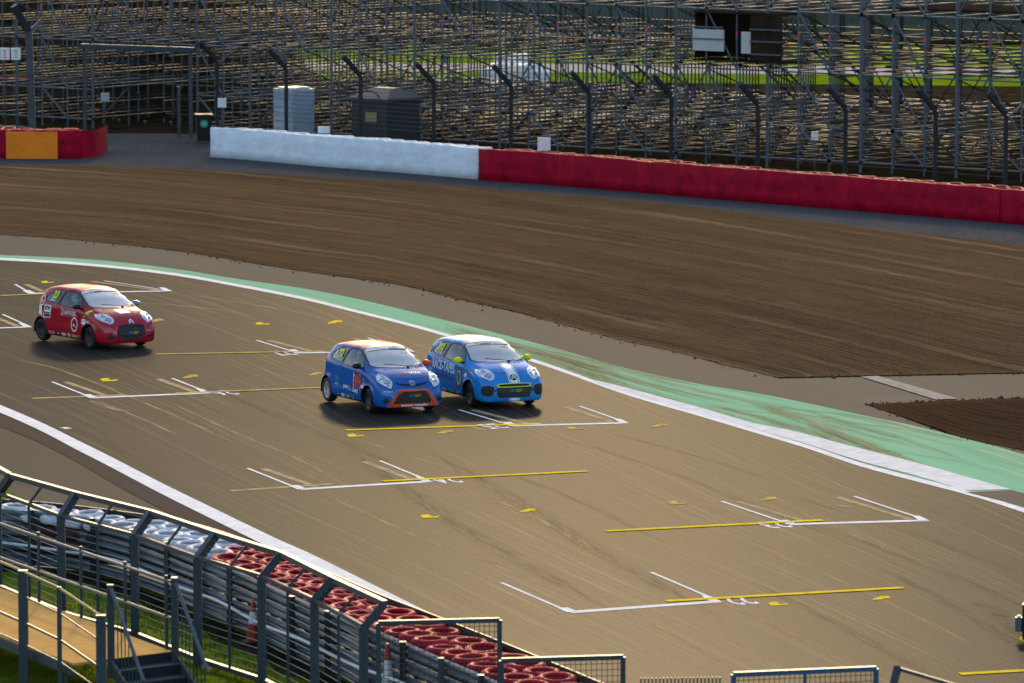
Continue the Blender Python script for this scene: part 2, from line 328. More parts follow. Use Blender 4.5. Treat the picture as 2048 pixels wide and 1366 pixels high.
# the two beds are parted by the paved track across them
q0, q1, q2, q3 = G(1558, 755), G(2048, 745), G(1729, 809), G(2048, 795)
def side(p, a, b): return (b.x - a.x) * (p.y - a.y) - (b.y - a.y) * (p.x - a.x)
for o, (a_, b_), sg, x0 in ((dirt, (q0, q1), 1, q0.x), (clay, (q2, q3), -1, q2.x)):
    bm = bmesh.new(); bm.from_mesh(o.data); d_ = b_ - a_; n_ = Vector((-d_.y, d_.x, 0))
    reg = [f for f in bm.faces if f.calc_center_median().x > x0 - 1]
    def geo(fs): return list(fs) + list({e for f in fs for e in f.edges}) + list({v for f in fs for v in f.verts})
    bmesh.ops.bisect_plane(bm, geom=geo(reg), plane_co=a_, plane_no=n_)
    bmesh.ops.bisect_plane(bm, geom=geo(bm.faces), plane_co=(x0, 0, 0), plane_no=(1, 0, 0))
    def drop(p): s_ = side(p, a_, b_) * sg; return (s_ < 0 and p.x > x0) if sg > 0 else (s_ < 0 or p.x < x0)
    bmesh.ops.delete(bm, geom=[f for f in bm.faces if drop(f.calc_center_median())], context='FACES'); bm.to_mesh(o.data); bm.free()
# loose clods over the beds and spilled along their edges
cl = MB()
def clod(x, y, r):
    z = 0.004; q = [(x + r * rng.normal() * .5 + r * a, y + r * rng.normal() * .5 + r * b, z + r * c) for a, b, c in ((1, 0, -.4), (-.6, .9, -.4), (-.6, -.9, -.4), (0, 0, .9))]
    cl.add(q, [(0, 1, 3), (1, 2, 3), (2, 0, 3)])
for _ in range(2600):
    i, j = rng.integers(0, nu), int(nv * rng.random() ** 1.3); p = P[i, min(j, nv - 1)]
    if side(Vector(p), q0, q1) < 0 and p[0] > q0.x and side(Vector(p), q2, q3) > 0: continue
    clod(p[0] + rng.normal() * .15, p[1] + rng.normal() * .15, 0.012 + 0.026 * rng.random() ** 4)
for _ in range(700):
    i = rng.integers(0, nu); p = P[i, 0]
    if side(Vector(p), q0, q1) < 0.3 and p[0] > q0.x - 0.3 and (side(Vector(p), q2, q3) > -0.3 or p[0] < q2.x + 0.3): continue
    clod(p[0] + rng.normal() * .12, p[1] + rng.normal() * .3, 0.012 + 0.03 * rng.random() ** 2)
for a_, b_ in ((q0, q1), (q2, q3)):
    for _ in range(110): p = a_.lerp(b_, rng.random() * 1.3); clod(p.x + rng.normal() * .1, p.y + rng.normal() * .12, 0.015 + 0.04 * rng.random() ** 2)
props(cl.build('soil_clods', M_dirt_clod := mat('clod', (0.11, 0.07, 0.038), 1.0, spec=0.0, var=0.5, vscale=3)), 'loose brown soil clods strewn over the tilled clay beds', 'soil', kind='stuff')
sheet('concrete_strip', GP([(1722, 753), (1756, 751.5), (1916, 797), (1872, 799)]), 0.0, M_conc, kind='structure')
# gravel strip under the far wall, yard behind it, far lawn and path
grid_obj('gravel', loft(GP(DIRT_OUT), [p + Vector((2, 16, 0)) for p in GP(DIRT_OUT)], 80, 12, -0.02), M_gravel, kind='structure')
sheet('yard', [(-90, 160), (90, 120), (90, 420), (-90, 420)], -0.05, M_yard, kind='structure')
l0, l1 = G(1024, 172).y, G(1024, 92).y
sheet('lawn', [(-70, l0 + 16), (70, l0 - 8), (70, l1), (-70, l1 + 4)], -0.035, M_grass, kind='structure')
p0, p1 = G(1024, 151).y, G(1024, 134).y
sheet('path', [(-70, p0 + 12), (70, p0 - 6), (70, p1 - 6), (-70, p1 + 12)], -0.025, M_path, kind='structure')
# dark earth bank behind the left end of the stand
def bank(name, x0, x1, y0, y1, h, m):
    n = 40; t = np.linspace(0, 1, n); x = x0 + (x1 - x0) * t; k = np.clip(np.minimum((t) * 6, (1 - t) * 5), 0, 1); k = k * k * (3 - 2 * k)
    prof = [(0, 0), (.12, .25), (.3, .7), (.42, .95), (.5, 1), (.62, .93), (.85, .3), (1, 0)]
    Pm = np.array([[(x[i], y0 + (y1 - y0) * a - x[i] * .3, h * b * k[i] * (1 + .08 * math.sin(i * 1.7)) - .06) for a, b in prof] for i in range(n)]); return grid_obj(name, Pm, m, kind='structure')
bank('earth_bank', -34, -6.5, 221, 243, 5.2, M_yard)
# painted strips (each a sheet about 4 mm above the one below)
def band(name, lo, hi, z, m, n=140): return grid_obj(name, loft(GP(lo), GP(hi), n, 3, z), m, parent=track)
band('green_strip', FAR, GREEN, 0.002, M_green)
WIN = [(u, v - (3.2 + 1.2 * max(0, min(1, u / 1000)) + 2.2 * max(0, (u - 900) / 1000))) for u, v in FAR]
WOUT = [(u, v + 1.5) for u, v in FAR]
band('edge_line', WOUT, WIN, 0.005, M_white)
band('painted_kerb', [(1190, 764), (1254, 784), (1398, 826), (1505, 857), (1612, 888), (1719, 922), (1826, 950), (1929, 981)], [(1191, 761), (1254, 776), (1398, 815), (1505, 846), (1585, 862), (1719, 897), (1826, 924), (1933, 954), (2022, 979)], 0.008, M_kerbw)
sheet('bare_patch', GP([(1932, 985), (2022, 980.5), (2060, 990), (2500, 1120), (2500, 1176), (2048, 1014)]), 0.007, M_run, parent=track)
LIN = [(u, v + 2) for u, v in NEAR[2:]]
band('edge_line', [(u - 6, v + (15 if u > 0 else 13) + max(0, u) * 0.012) for u, v in NEAR[2:]], NEAR[2:], 0.005, M_white)
band('dirty_strip', [(-400, 700), (0, 852), (120, 905), (260, 985), (390, 1052), (470, 1098), (560, 1150)], [(-400, 672), (0, 826), (171, 906), (325, 987), (444, 1047), (520, 1085), (600, 1125)], -0.004, M_strip, 60)
def stripe(name, a, b, w, z, m):
    p, q = G(*a), G(*b); d = (q - p).normalized(); n = Vector((-d.y, d.x, 0)) * w / 2
    return sheet(name, [p - n, q - n, q + n, p + n], z, m, parent=track)
def quad(name, pts, z, m): return sheet(name, GP(pts), z, m, parent=track)
def grid_box(l, r, sl, sr, old=True):
    """front corners l, r; far ends of the side lines sl, sr"""
    stripe('grid_front_line', l, r, 0.25, 0.006, M_white)
    stripe('grid_side_line', (l[0] + 2, l[1]), sl, 0.075, 0.008, M_white)
    stripe('grid_side_line', (r[0] - 2, r[1]), sr, 0.075, 0.008, M_white)
    k = (l[1] + 550) / 1500
    quad('grid_corner', [(l[0] - 3, l[1] + 1), (l[0] + 14 * k, l[1] - 1), (l[0] - 2 * k, l[1] - 8 * k), (l[0] - 20 * k, l[1] - 7 * k)], 0.010, M_white)
    quad('grid_corner', [(r[0] + 3, r[1] + 1), (r[0] - 16 * k, r[1] + 1), (r[0] - 32 * k, r[1] - 9 * k), (r[0] - 16 * k, r[1] - 8 * k)], 0.010, M_white)
    if old:
        stripe('old_side_line', (l[0] + 34 * k, l[1] - 5 * k), (sl[0] + 30 * k, sl[1]), 0.17, 0.004, M_old)
        stripe('old_side_line', (r[0] - 34 * k, r[1] - 2 * k), (sr[0] - 32 * k, sr[1] + 1), 0.17, 0.004, M_old)
grid_box((182, 796), (420, 786), (104, 764), (344, 757))
grid_box((598, 979), (862, 963), (495, 937), (760, 922))
grid_box((1138, 1225), (1440, 1203), (1003, 1166), (1302, 1145), old=False)
grid_box((592, 706), (828, 703), (513, 681), (735, 676))
grid_box((1022, 852), (1256, 846), (918, 820), (1160, 813))
grid_box((1578, 1049), (1856, 1041), (1443, 1003), (1708, 993))
grid_box((60, 587), (342, 582), (30, 569), (208, 562))
grid_box((-170, 662), (62, 654), (-240, 640), (5, 629))
for a, b in (((692, 861), (1082, 848)), ((766, 963), (1175, 943)), ((1212, 1063), (1645, 1041)), ((1333, 1203), (1808, 1176)), ((1920, 1349), (2400, 1322)), ((352, 787), (660, 775)), ((312, 709), (648, 703)), ((0, 592), (92, 588))):
    stripe('yellow_line', a, b, 0.21, 0.012, M_yellow if b[0] > 700 else M_oldy)
for a, b in (((462, 982), (665, 968)), ((64, 797), (250, 790))): stripe('old_line', a, b, 0.22, 0.0045, M_old)
def ell(u, v, flip=False, k=1.0, m=None):
    """L-shaped tyre mark painted yellow"""
    k *= 0.9; s = -1 if flip else 1
    pts = [(0, 0), (17, -2), (26, 3), (42, 1), (38, 5), (6, 6)] if not flip else [(0, 4), (10, 1), (20, -3), (38, -3), (42, 2), (36, 3), (30, 2), (22, 5), (2, 7)]
    quad('grid_tick', [(u + a * k, v + b * k) for a, b in pts], 0.007, m or M_yellow)
for u, v, fl, k in ((840, 1031, 0, 1.05), (1040, 1020, 1, 0.85), (1335, 1004, 0, 1.0), (1520, 997, 1, 0.9), (1536, 1206, 0, 1.1), (1745, 1195, 1, 0.95), (693, 869, 0, 0.95), (873, 863, 1, 0.9), (1133, 855, 0, 0.9), (1302, 850, 1, 0.9), (200, 758, 0, 0.95), (365, 752, 1, 0.85), (510, 646, 0, 0.8), (655, 643, 1, 0.8), (82, 563, 0, 0.7), (300, 640, 1, 0.75), (618, 747, 1, 0.7)):
    ell(u, v, fl, k, M_oldy if (u, v) in ((873, 863), (365, 752), (1520, 997), (1133, 855), (1302, 850), (1335, 1004), (300, 640), (618, 747)) else M_yellow)
stripe('old_line', (1676, 1011), (1708, 1016), 0.12, 0.0047, M_conc); stripe('old_line', (938, 852), (970, 861), 0.14, 0.0047, M_old)
stripe('edge_stub', (125, 857), (139, 856), 0.3, 0.0065, M_white)
# tyre marks and scuffs: thin translucent films with soft edges
def film_or_glare(name, col, strength):
    m = bpy.data.materials.new(name); m.use_nodes = True; nt = m.node_tree; nt.nodes.clear(); N = nt.nodes.new; L = nt.links.new
    o = N('ShaderNodeOutputMaterial'); mx = N('ShaderNodeMixShader'); t = N('ShaderNodeBsdfTransparent'); d = N('ShaderNodeBsdfDiffuse'); d.inputs['Color'].default_value = (*col, 1)
    tc = N('ShaderNodeTexCoord'); sp = N('ShaderNodeSeparateXYZ'); L(tc.outputs['UV'], sp.inputs[0])
    def math_(op, a, b=None, k=None):
        q = N('ShaderNodeMath'); q.operation = op; q.use_clamp = op == 'MULTIPLY'; L(a, q.inputs[0])
        if b is not None: L(b, q.inputs[1])
        elif k is not None: q.inputs[1].default_value = k
        return q.outputs[0]
    e = math_('SUBTRACT', sp.outputs[1], k=0.5); e = math_('ABSOLUTE', e); e = math_('MULTIPLY', e, k=2.0)
    r = N('ShaderNodeMapRange'); r.inputs['From Min'].default_value = 1.0; r.inputs['From Max'].default_value = 0.2; L(e, r.inputs['Value'])
    mp = N('ShaderNodeMapping'); mp.inputs['Scale'].default_value = (0.5, 5, 1); L(tc.outputs['UV'], mp.inputs['Vector'])
    n = N('ShaderNodeTexNoise'); n.inputs['Scale'].default_value = 1.5; n.inputs['Detail'].default_value = 5; L(mp.outputs[0], n.inputs['Vector'])
    rn = N('ShaderNodeMapRange'); rn.inputs['From Min'].default_value = 0.38; rn.inputs['From Max'].default_value = 0.62; L(n.outputs['Fac'], rn.inputs['Value'])
    f = math_('MULTIPLY', r.outputs[0], rn.outputs[0]); f = math_('MULTIPLY', f, k=strength)
    L(f, mx.inputs[0]); L(t.outputs[0], mx.inputs[1]); L(d.outputs[0], mx.inputs[2]); L(mx.outputs[0], o.inputs['Surface']); return m
M_mark = film_or_glare('rubber_film', (0.012, 0.010, 0.008), 0.15); M_scuff = film_or_glare('pale_scuff', (0.46, 0.34, 0.17), 1.0)
_zf = [0.0004]
def ribbon(name, pts, w, m, z=0.0):
    C = resample(GP(pts), 40); t = np.gradient(C, axis=0); t /= np.linalg.norm(t, axis=1)[:, None]; n = np.stack([-t[:, 1], t[:, 0], 0 * t[:, 0]], 1)
    tp = np.clip(np.minimum(np.arange(40), 39 - np.arange(40)) / 6, 0.15, 1)[:, None] * w
    Pm = np.stack([C - n * tp / 2, C, C + n * tp / 2], 1); _zf[0] += 0.00003; Pm[:, :, 2] = _zf[0] + z
    o = grid_obj(name, Pm, m, parent=track); lay = o.data.uv_layers[0]; uv = np.empty(len(o.data.loops) * 2, np.float32); lay.data.foreach_get('uv', uv); li = np.empty(len(o.data.loops), int); o.data.loops.foreach_get('vertex_index', li)
    uv = uv.reshape(-1, 2); uv[:, 1] = (li % 3) * 0.5; lay.data.foreach_set('uv', uv.ravel()); return o
for pts, w in (([(700, 900), (890, 1035), (1010, 1105), (1230, 1225)], 0.6), ([(860, 905), (1050, 1010), (1200, 1105), (1440, 1235)], 0.6), ([(1090, 868), (1240, 912), (1420, 975), (1700, 1090)], 0.25), ([(1210, 862), (1400, 915), (1560, 965)], 0.22), ([(1950, 1205), (1985, 1220), (2015, 1236)], 0.6), ([(1985, 1225), (2030, 1262), (2100, 1320)], 0.6), ([(1760, 1135), (1900, 1210), (2100, 1330)], 0.35), ([(1440, 990), (1600, 1040), (1900, 1150), (2100, 1240)], 0.3), ([(1560, 985), (1800, 1060), (2048, 1150)], 0.25), ([(380, 760), (600, 850), (860, 960)], 0.4), ([(1500, 1160), (1750, 1290), (1900, 1380)], 0.35), ([(1000, 940), (1150, 1000), (1340, 1090)], 0.3)):
    ribbon('tyre_mark', pts, w, M_mark)
for pts, w in (([(180, 800), (230, 818), (262, 822)], 0.35), ([(330, 800), (470, 865), (590, 915), (720, 985)], 0.16), ([(500, 690), (720, 740), (880, 800)], 0.12), ([(960, 985), (1080, 1040), (1250, 1135)], 0.28), ([(640, 985), (840, 1075), (960, 1118), (1160, 1200)], 0.22), ([(900, 965), (1020, 1020), (1150, 1075)], 0.12), ([(1300, 1140), (1500, 1230), (1700, 1320)], 0.14), ([(1500, 1090), (1700, 1170), (1950, 1290)], 0.14), ([(220, 810), (300, 845), (355, 870)], 0.14), ([(0, 712), (120, 740), (300, 810), (480, 890)], 0.18), ([(1560, 1010), (1660, 1050), (1800, 1110)], 0.12), ([(690, 870), (900, 940), (1060, 1010)], 0.12), ([(340, 585), (480, 605), (640, 635), (900, 710)], 0.16), ([(280, 605), (400, 615), (500, 630)], 0.2), ([(1180, 1180), (1330, 1260), (1450, 1330)], 0.13), ([(1400, 1010), (1560, 1070), (1740, 1150)], 0.1)):
    ribbon('pale_scuff', pts, w, M_scuff)
M_gscuff = film_or_glare('worn_to_tarmac', (0.36, 0.37, 0.21), 0.7)
fr = [(f[0], f[1], g[1]) for f, g in zip(FAR[9:20], [(0, np.interp(f[0], [q[0] for q in GREEN], [q[1] for q in GREEN])) for f in FAR[9:20]])]
for k in range(46):
    i = rng.integers(0, 7); t_ = 0.1 + 0.8 * rng.random(); dt = rng.normal() * 0.12
    pts = [(fr[j][0], fr[j][1] + (fr[j][2] - fr[j][1]) * min(0.95, max(0.05, t_ + dt * n_))) for n_, j in enumerate(range(i, min(i + 4, 11)))]
    ribbon('strip_scuff', pts, 0.12 + 0.5 * rng.random() ** 2, M_gscuff if rng.random() < 0.85 else M_mark, 0.0012)
def text_bm(s, shear=0.0, bold=0.0):
    c = bpy.data.curves.new('t', 'FONT'); c.body = s; c.size = 1; c.shear = shear; c.offset = bold; c.resolution_u = 2
    o = bpy.data.objects.new('t', c); me = bpy.data.meshes.new_from_object(o)
    bm = bmesh.new(); bm.from_mesh(me)
    bpy.data.objects.remove(o); bpy.data.curves.remove(c); bpy.data.meshes.remove(me)
    xs = [v.co.x for v in bm.verts]; ys = [v.co.y for v in bm.verts]
    x0, x1, y0, y1 = min(xs), max(xs), min(ys), max(ys)
    for v in bm.verts: v.co = ((v.co.x - (x0 + x1) / 2) / (x1 - x0), (v.co.y - (y0 + y1) / 2) / (y1 - y0), 0)
    return bm
def bm_obj(name, bm, m, parent=None):
    me = bpy.data.meshes.new(name); bm.to_mesh(me); bm.free(); me.materials.append(m)
    o = bpy.data.objects.new(name, me); COL.objects.link(o)
    if parent is not None: o.parent = parent
    return o
# grid numbers, painted to be read by the drivers (upside down from here)
for s, (u, v), k in (('22', (1478, 1202), 1.0), ('24', (892, 961), 0.9), ('23', (1548, 1050), 0.9), ('25', (985, 853), 0.85), ('26', (448, 786), 0.8), ('27', (566, 707), 0.8)):
    bm = text_bm(s, bold=0.015); p = G(u, v); q = G(u + 20, v - 1.2); d = (q - p).normalized(); n = Vector((-d.y, d.x, 0))
    for w in bm.verts: w.co = p - d * w.co.x * 0.5 - n * w.co.y * 0.9 + Vector((0, 0, 0.0055))
    bm_obj('grid_number', bm, M_white, track)
# ------------------------------------------------------------------ far tyre walls
def tyre_mesh(name, m, R0=0.312, r=0.178, wd=0.18, n=24):
    hw = wd / 2
    prof = [(r, -hw * 0.6), (r + 0.012, -hw * 0.85), (r + 0.06, -hw), (R0 - 0.05, -hw * 0.93), (R0 - 0.012, -hw * 0.65), (R0, -hw * 0.3), (R0, hw * 0.3), (R0 - 0.012, hw * 0.65), (R0 - 0.05, hw * 0.93), (r + 0.06, hw), (r + 0.012, hw * 0.85), (r, hw * 0.6), (r + 0.06, hw * 0.45), (r + 0.06, -hw * 0.45)]
    me = MB().lathe(prof, n, close=True).mesh(name); me.materials.append(m); return me
ME_RT, ME_WT = tyre_mesh('tyre_red', M_rtyre), tyre_mesh('tyre_white', M_wtyre)
M_redtop = mat('red_wall_tyre', (0.36, 0.015, 0.035), 0.6, spec=0.05, var=0.3, vscale=4)
ME_RW, ME_WW = tyre_mesh('wall_tyre_red', M_redtop, n=12), tyre_mesh('wall_tyre_white', M_wbelt, n=12)
M_seamr = mat('dark_red_seam', (0.16, 0.004, 0.012), 0.7, spec=0.05); M_seamw = mat('grey_seam', (0.42, 0.46, 0.50), 0.7, spec=0.05)
def tyre_wall(name, px, h, depth, m, tyre_me, label, cat='tyre wall', rows=2, closed_end=False):
    """belt-faced tyre wall along a base line given in photo pixels; tyres show on top"""
    base = resample(GP(px), 60); root = empty(name, base[0], label=label, cat=cat)
    t = np.gradient(base, axis=0); t /= np.linalg.norm(t, axis=1)[:, None]
    nrm = np.stack([-t[:, 1], t[:, 0], 0 * t[:, 0]], 1)
    if nrm[0][1] < 0: nrm = -nrm
    jit = rng.normal(size=60) * 0.012; jb = rng.normal(size=60) * 0.012
    A = base + nrm * 0; mb = MB(); vs = []; prof = [(-0.03, -0.03), (0.0, 0.3), (0.012, 0.62), (0.0, h - 0.03), (0.03, h), (0.08, h), (0.08, h - 0.06), (0.07, -0.03)]
    for i in range(60):
        for o_, z in prof:
            p = base[i] + nrm[i] * (o_ + jb[i] * (0.4 + z)); vs.append((p[0], p[1], z + (jit[i] if z > h - 0.1 else 0)))
    k = len(prof)
    fs = [(i * k + j, (i + 1) * k + j, (i + 1) * k + (j + 1) % k, i * k + (j + 1) % k) for i in range(59) for j in range(k)] + [tuple(range(k)), tuple(59 * k + j for j in reversed(range(k)))]
    mb.add(vs, fs, True); mb.build('belt_face', m, root, world=True)
    for f in ([41.5] if m is M_red else []):   # seams where two belts meet
        i = int(f); mb = MB(); q = base[i] - nrm[i] * 0.025; mb.beam((q[0], q[1], 0.0), (q[0] + nrm[i][0] * 0.02, q[1] + nrm[i][1] * 0.02, h - 0.01), 0.035, 0.03, up=(nrm[i][0], nrm[i][1], 0)); mb.build('seam', M_seamr if m is M_red else M_seamw, root, world=True)
    # back and core
    mb = MB(); vs = []
    for i in range(60):
        for o_, z in ((0.10, 0.0), (0.10, h - 0.26), (depth, h - 0.26), (depth, 0.0)): p = base[i] + nrm[i] * o_; vs.append((p[0], p[1], z))
    mb.add(vs, [(i * 4 + j, (i + 1) * 4 + j, (i + 1) * 4 + (j + 1) % 4, i * 4 + (j + 1) % 4) for i in range(59) for j in range(4)] + [(0, 1, 2, 3), (239, 238, 237, 236)]); mb.build('core', M_black, root, world=True)
    L = np.r_[0, np.cumsum(np.linalg.norm(np.diff(base, axis=0), axis=1))]; n = int(L[-1] / 0.63)
    for rw in range(rows):
        for j in range(n):
            s = (j + 0.5 + 0.5 * (rw % 2)) * 0.63
            if s > L[-1] - 0.3: continue
            p = Vector([np.interp(s, L, base[:, c]) for c in range(3)]); q = Vector([np.interp(s, L, nrm[:, c]) for c in range(3)])
            p = p + q * (0.42 + rw * 0.57); p.z = h - 0.14 + rng.normal() * 0.015
            inst('tyre', tyre_me, Matrix.LocRotScale(p, Matrix.Rotation(rng.normal() * 0.05, 3, 'X').to_quaternion(), Vector((1, 1, 1))), root)
    return root
WW = [(421, 313), (500, 319), (620, 330), (760, 341), (880, 351), (958, 358)]
RW = [(957, 359), (1100, 369), (1291, 385), (1450, 399), (1620, 413), (1826, 430), (2048, 449), (2500, 490)]
tyre_wall('white_tyre_wall', WW, 1.06, 1.3, M_wbelt, ME_WW, 'long low white belt-faced tyre wall in front of the scaffolding')
tyre_wall('red_tyre_wall', RW, 1.06, 1.3, M_red, ME_RW, 'long low red belt-faced tyre wall running off the right edge')
lw = tyre_wall('red_tyre_wall', [(-400, 313), (-200, 314), (-40, 315), (60, 316), (165, 316)], 1.0, 2.0, M_red, ME_RW, 'short red tyre wall with an orange board at far left', rows=3)
# rounded end of that wall and its orange board
mb = MB(); e0 = G(165, 316); e1 = G(199, 308); n = 10; pts = []
for i in range(n + 1):
    a = i / n * math.pi / 2; pts.append(e0 + Vector((0.62 * math.sin(a), 2.0 * (1 - math.cos(a)), 0)))
pts.append(pts[-1] + Vector((0.05, 1.2, 0)))
for z0, z1 in ((0, 0.98),):
    vs = [(p.x, p.y, z) for p in pts for z in (0, 0.98)]; mb.add(vs, [(2 * i, 2 * i + 2, 2 * i + 3, 2 * i + 1) for i in range(len(pts) - 1)], True)
mb.build('end_belt', M_red, lw, world=True)
o0, o1 = G(15, 314.6), G(116, 315.5)
mb = MB(); c = (o0 + o1) / 2; mb.box((c.x, c.y - 0.32, 0.46), ((o1 - o0).length, 0.03, 0.98)); mb.build('orange_board', M_orange, lw, world=True)

# ------------------------------------------------------------------ debris fence behind the wall
posts = [(435, 120, 262), (573, 135, 275), (722, 150, 288), (868, 165, 300), (1022, 170, 313), (1178, 183, 325), (1342, 190, 339), (1515, 208, 354), (1690, 215, 368), (1870, 220, 384), (2010, 228, 396)]
froot = empty('debris_fence', G(435, 297), label='tall dark debris fence of cranked posts and cables behind the far walls', cat='fence')
bends, arms = [], []
for u, vb, v0 in posts:
    b = G(u, v0 + 30, 0); b.z = 0
    s = (v0 + 30 + 550) / HCAM; hb = (v0 + 30 - vb) / s; hb = min(max(hb, 2.7), 3.2)
    top = Vector((b.x, b.y, hb)); arm = top + Vector((-0.62, -0.5, 0.72))
    beam_part('post', b, top, 0.14, 0.14, M_post, froot); beam_part('cranked_arm', top, arm, 0.12, 0.14, M_post, froot)
    tube_part('stay', top + Vector((0.05, 0, -0.1)), top + Vector((0.55, 0.35, 0.3)), 0.025, M_galv, froot)
    bends.append(top); arms.append(arm)
for k in range(13):
    z = 1.15 + k * 0.16
    mb = MB()
    for a, b in zip(bends[:-1], bends[1:]):
        za, zb = min(z, a.z), min(z, b.z)
        mb.tube((a.x, a.y - 0.08, za), (b.x, b.y - 0.08, zb), 0.008, 4, cap=False)
    mb.build('cable', M_wire, froot, world=True)
for k in range(4):
    mb = MB(); f = (k + 1) / 4
    for a, b, aa, bb in zip(bends[:-1], bends[1:], arms[:-1], arms[1:]): mb.tube(a.lerp(aa, f), b.lerp(bb, f), 0.007, 4, cap=False)
    mb.build('cable', M_wire, froot, world=True)
def board(name, u0, u1, v0, v1, vb, m, label, cat='sign', post=True):
    """small board facing the camera, standing at the depth of ground row vb"""
    g = G((u0 + u1) / 2, vb); s = FPX / (g.y * math.cos(PITCH)); w = (u1 - u0) / s; h = (v1 - v0) / s; zb = (vb - v1) / s
    r = empty(name, (g.x, g.y, 0), label=label, cat=cat)
    MB().box((0, 0, zb + h / 2), (w, 0.03, h)).build('panel', m, r)
    if post: MB().tube((0, 0.05, 0), (0, 0.05, zb + h * 0.9), 0.025, 6).build('post', M_galv_d, r)
    return r, zb, w, h
board('notice', 436, 453, 195, 214, 296, M_sign, 'small white notice hung on the first far fence post beside the wheelie bin')
board('notice', 744, 762, 242, 259, 309, M_sign, 'small white notice in front of the dark hut door')
board('notice', 705, 715, 230, 246, 303, M_sign, 'narrow white notice at the left edge of the dark hut')
board('marker_board', 636, 660, 252, 266, 322, M_sign, 'plain white marker board just above the white wall')
board('marker_board', 1075, 1101, 274, 300, 362, M_sign, 'plain white marker board just above the red wall')
board('notice', 202, 219, 185, 202, 262, M_loo, 'small grey notice hanging inside the scaffold gateway')
board('notice', 1622, 1636, 262, 279, 372, M_sign, 'small pale notice on the scaffold above the right part of the red wall')

# ------------------------------------------------------------------ scaffold grandstand
A = G(500, 95, 3.4); B1 = G(2000, 341, 0.35)
A.z = B1.z = 0
ea = (B1 - A).normalized(); eb = Vector((-ea.y, ea.x, 0)); BAY = 1.32; ROW = 2.07; NR = 7
S0 = A - ea * BAY * 12; NB = 46
LV = [0.35, 1.5, 3.4, 5.5, 7.4]
def SP(a, b, z): p = S0 + ea * (a * BAY) + eb * (b * ROW); return Vector((p.x, p.y, z))
gu0, gu1 = 6, 9   # bays left open at the bottom for the gateway
scaf = empty('scaffold_grandstand', S0, label='huge bare scaffold grandstand of galvanised tubes behind the debris fence', cat='scaffolding')
def inview(p):
    u = 1024 + FPX * p.x / p.y
    return -60 < u < 2110
cnt = dict(standard=0, ledger=0, transom=0, brace=0)
mass = MB(); massp = MB()
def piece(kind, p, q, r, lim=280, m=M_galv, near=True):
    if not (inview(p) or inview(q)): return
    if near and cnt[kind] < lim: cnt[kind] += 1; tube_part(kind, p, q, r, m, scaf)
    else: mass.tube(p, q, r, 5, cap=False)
TOP = 7.6
for b in range(NR + 1):
    for a in range(NB + 1):
        gap = gu0 < a < gu1 + 1 and b < 2
        p = SP(a, b, 2.9 if gap else 0.0); thick = b == 0 and a % 3 == 0
        piece('standard', p, SP(a, b, TOP), 0.055 if thick else 0.03, near=b < 5)
for b in range(NR + 1):
    for z in LV:
        if b == 0:
            for a in range(NB):
                if gu0 <= a <= gu1 and z < 2.5: continue
                piece('ledger', SP(a, b, z), SP(a + 1, b, z), 0.032)
        else:
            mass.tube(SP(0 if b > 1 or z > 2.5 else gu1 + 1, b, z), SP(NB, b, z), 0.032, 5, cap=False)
    if b > 0:
        for z in (0.8, 4.1):
            if rng.random() < 0.6: mass.tube(SP(gu1 + 2, b + rng.random() * 0.5, z), SP(NB, b, z), 0.026, 5, cap=False)
for a in range(NB + 1):
    for z in LV:
        if gu0 < a < gu1 + 1 and z < 2.5: continue
        piece('transom', SP(a, 0, z + 0.06), SP(a, NR, z + 0.06), 0.03, near=z > 1)
    for z in ((0.85, 2.0, 2.6, 4.0, 4.7) if a < 14 else (0.85, 4.0)):
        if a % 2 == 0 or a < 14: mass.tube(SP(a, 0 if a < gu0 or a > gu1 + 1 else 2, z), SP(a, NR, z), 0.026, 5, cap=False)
    # raking braces that drop towards the back
    for (b0, z0, b1, z1) in ((0, 5.5, 3, 3.4), (3, 5.5, 6, 3.4)) if a % 2 else ((0, 3.4, 3, 1.5), (2, 7.4, 5, 5.5), (1, 1.5, 2, 0.2)):
        if gu0 < a < gu1 + 1 and z1 < 2: continue
        mass.tube(SP(a, b0, z0), SP(a, b1, z1), 0.028, 5, cap=False)
for a in range(NB):
    if gu0 <= a <= gu1: lv = LV[2:]
    else: lv = LV
    for z0, z1 in zip(lv[:-1], lv[1:]):
        if a % 3 == 1: piece('brace', SP(a, 0, z1), SP(a + 1, 0, z0), 0.034)
        elif a % 3 == 2: piece('brace', SP(a, 1, z0), SP(a + 1, 1, z1), 0.03)
        if rng.random() < 0.3: b = rng.integers(2, NR); mass.tube(SP(a, b, z0), SP(a + 1, b, z1), 0.028, 5, cap=False)
        if rng.random() < 0.3: b = rng.integers(2, NR); mass.tube(SP(a, b, z1), SP(a + 1, b, z0), 0.028, 5, cap=False)
# long stair-like rakers seen inside, and their treads
for a0, b0 in ((18, 4), (22, 5), (27, 3)):
    for k in range(9):
        z = 5.3 - k * 0.4; c = SP(a0 + k * 0.42, b0, z)
        massp.beam(c - eb * 0.6, c + eb * 0.6, 0.3, 0.05)
    for s in (-0.6, 0.6): mass.tube(SP(a0, b0, 5.3) + eb * s, SP(a0 + 9 * 0.42, b0, 5.3 - 3.6) + eb * s, 0.05, 6, cap=False)
# planks left on the levels
npk = 0
for z, n in ((1.5, 60), (3.4, 85), (5.5, 45), (0.35, 30)):
    for _ in range(n):
        a = rng.integers(0, NB - 2); b = rng.integers(1, NR)
        if gu0 - 1 <= a <= gu1 + 1 and z < 2.5: continue
        L = rng.choice([1.0, 2.0, 3.0]); f = rng.random()
        p, q = SP(a, b + f, z + 0.1), SP(a + L, b + f, z + 0.1)
        if inview(p) and npk < 200: npk += 1; beam_part('plank', p, q, 0.23, 0.045, M_plank, scaf)
        else: massp.beam(p, q, 0.23, 0.045)
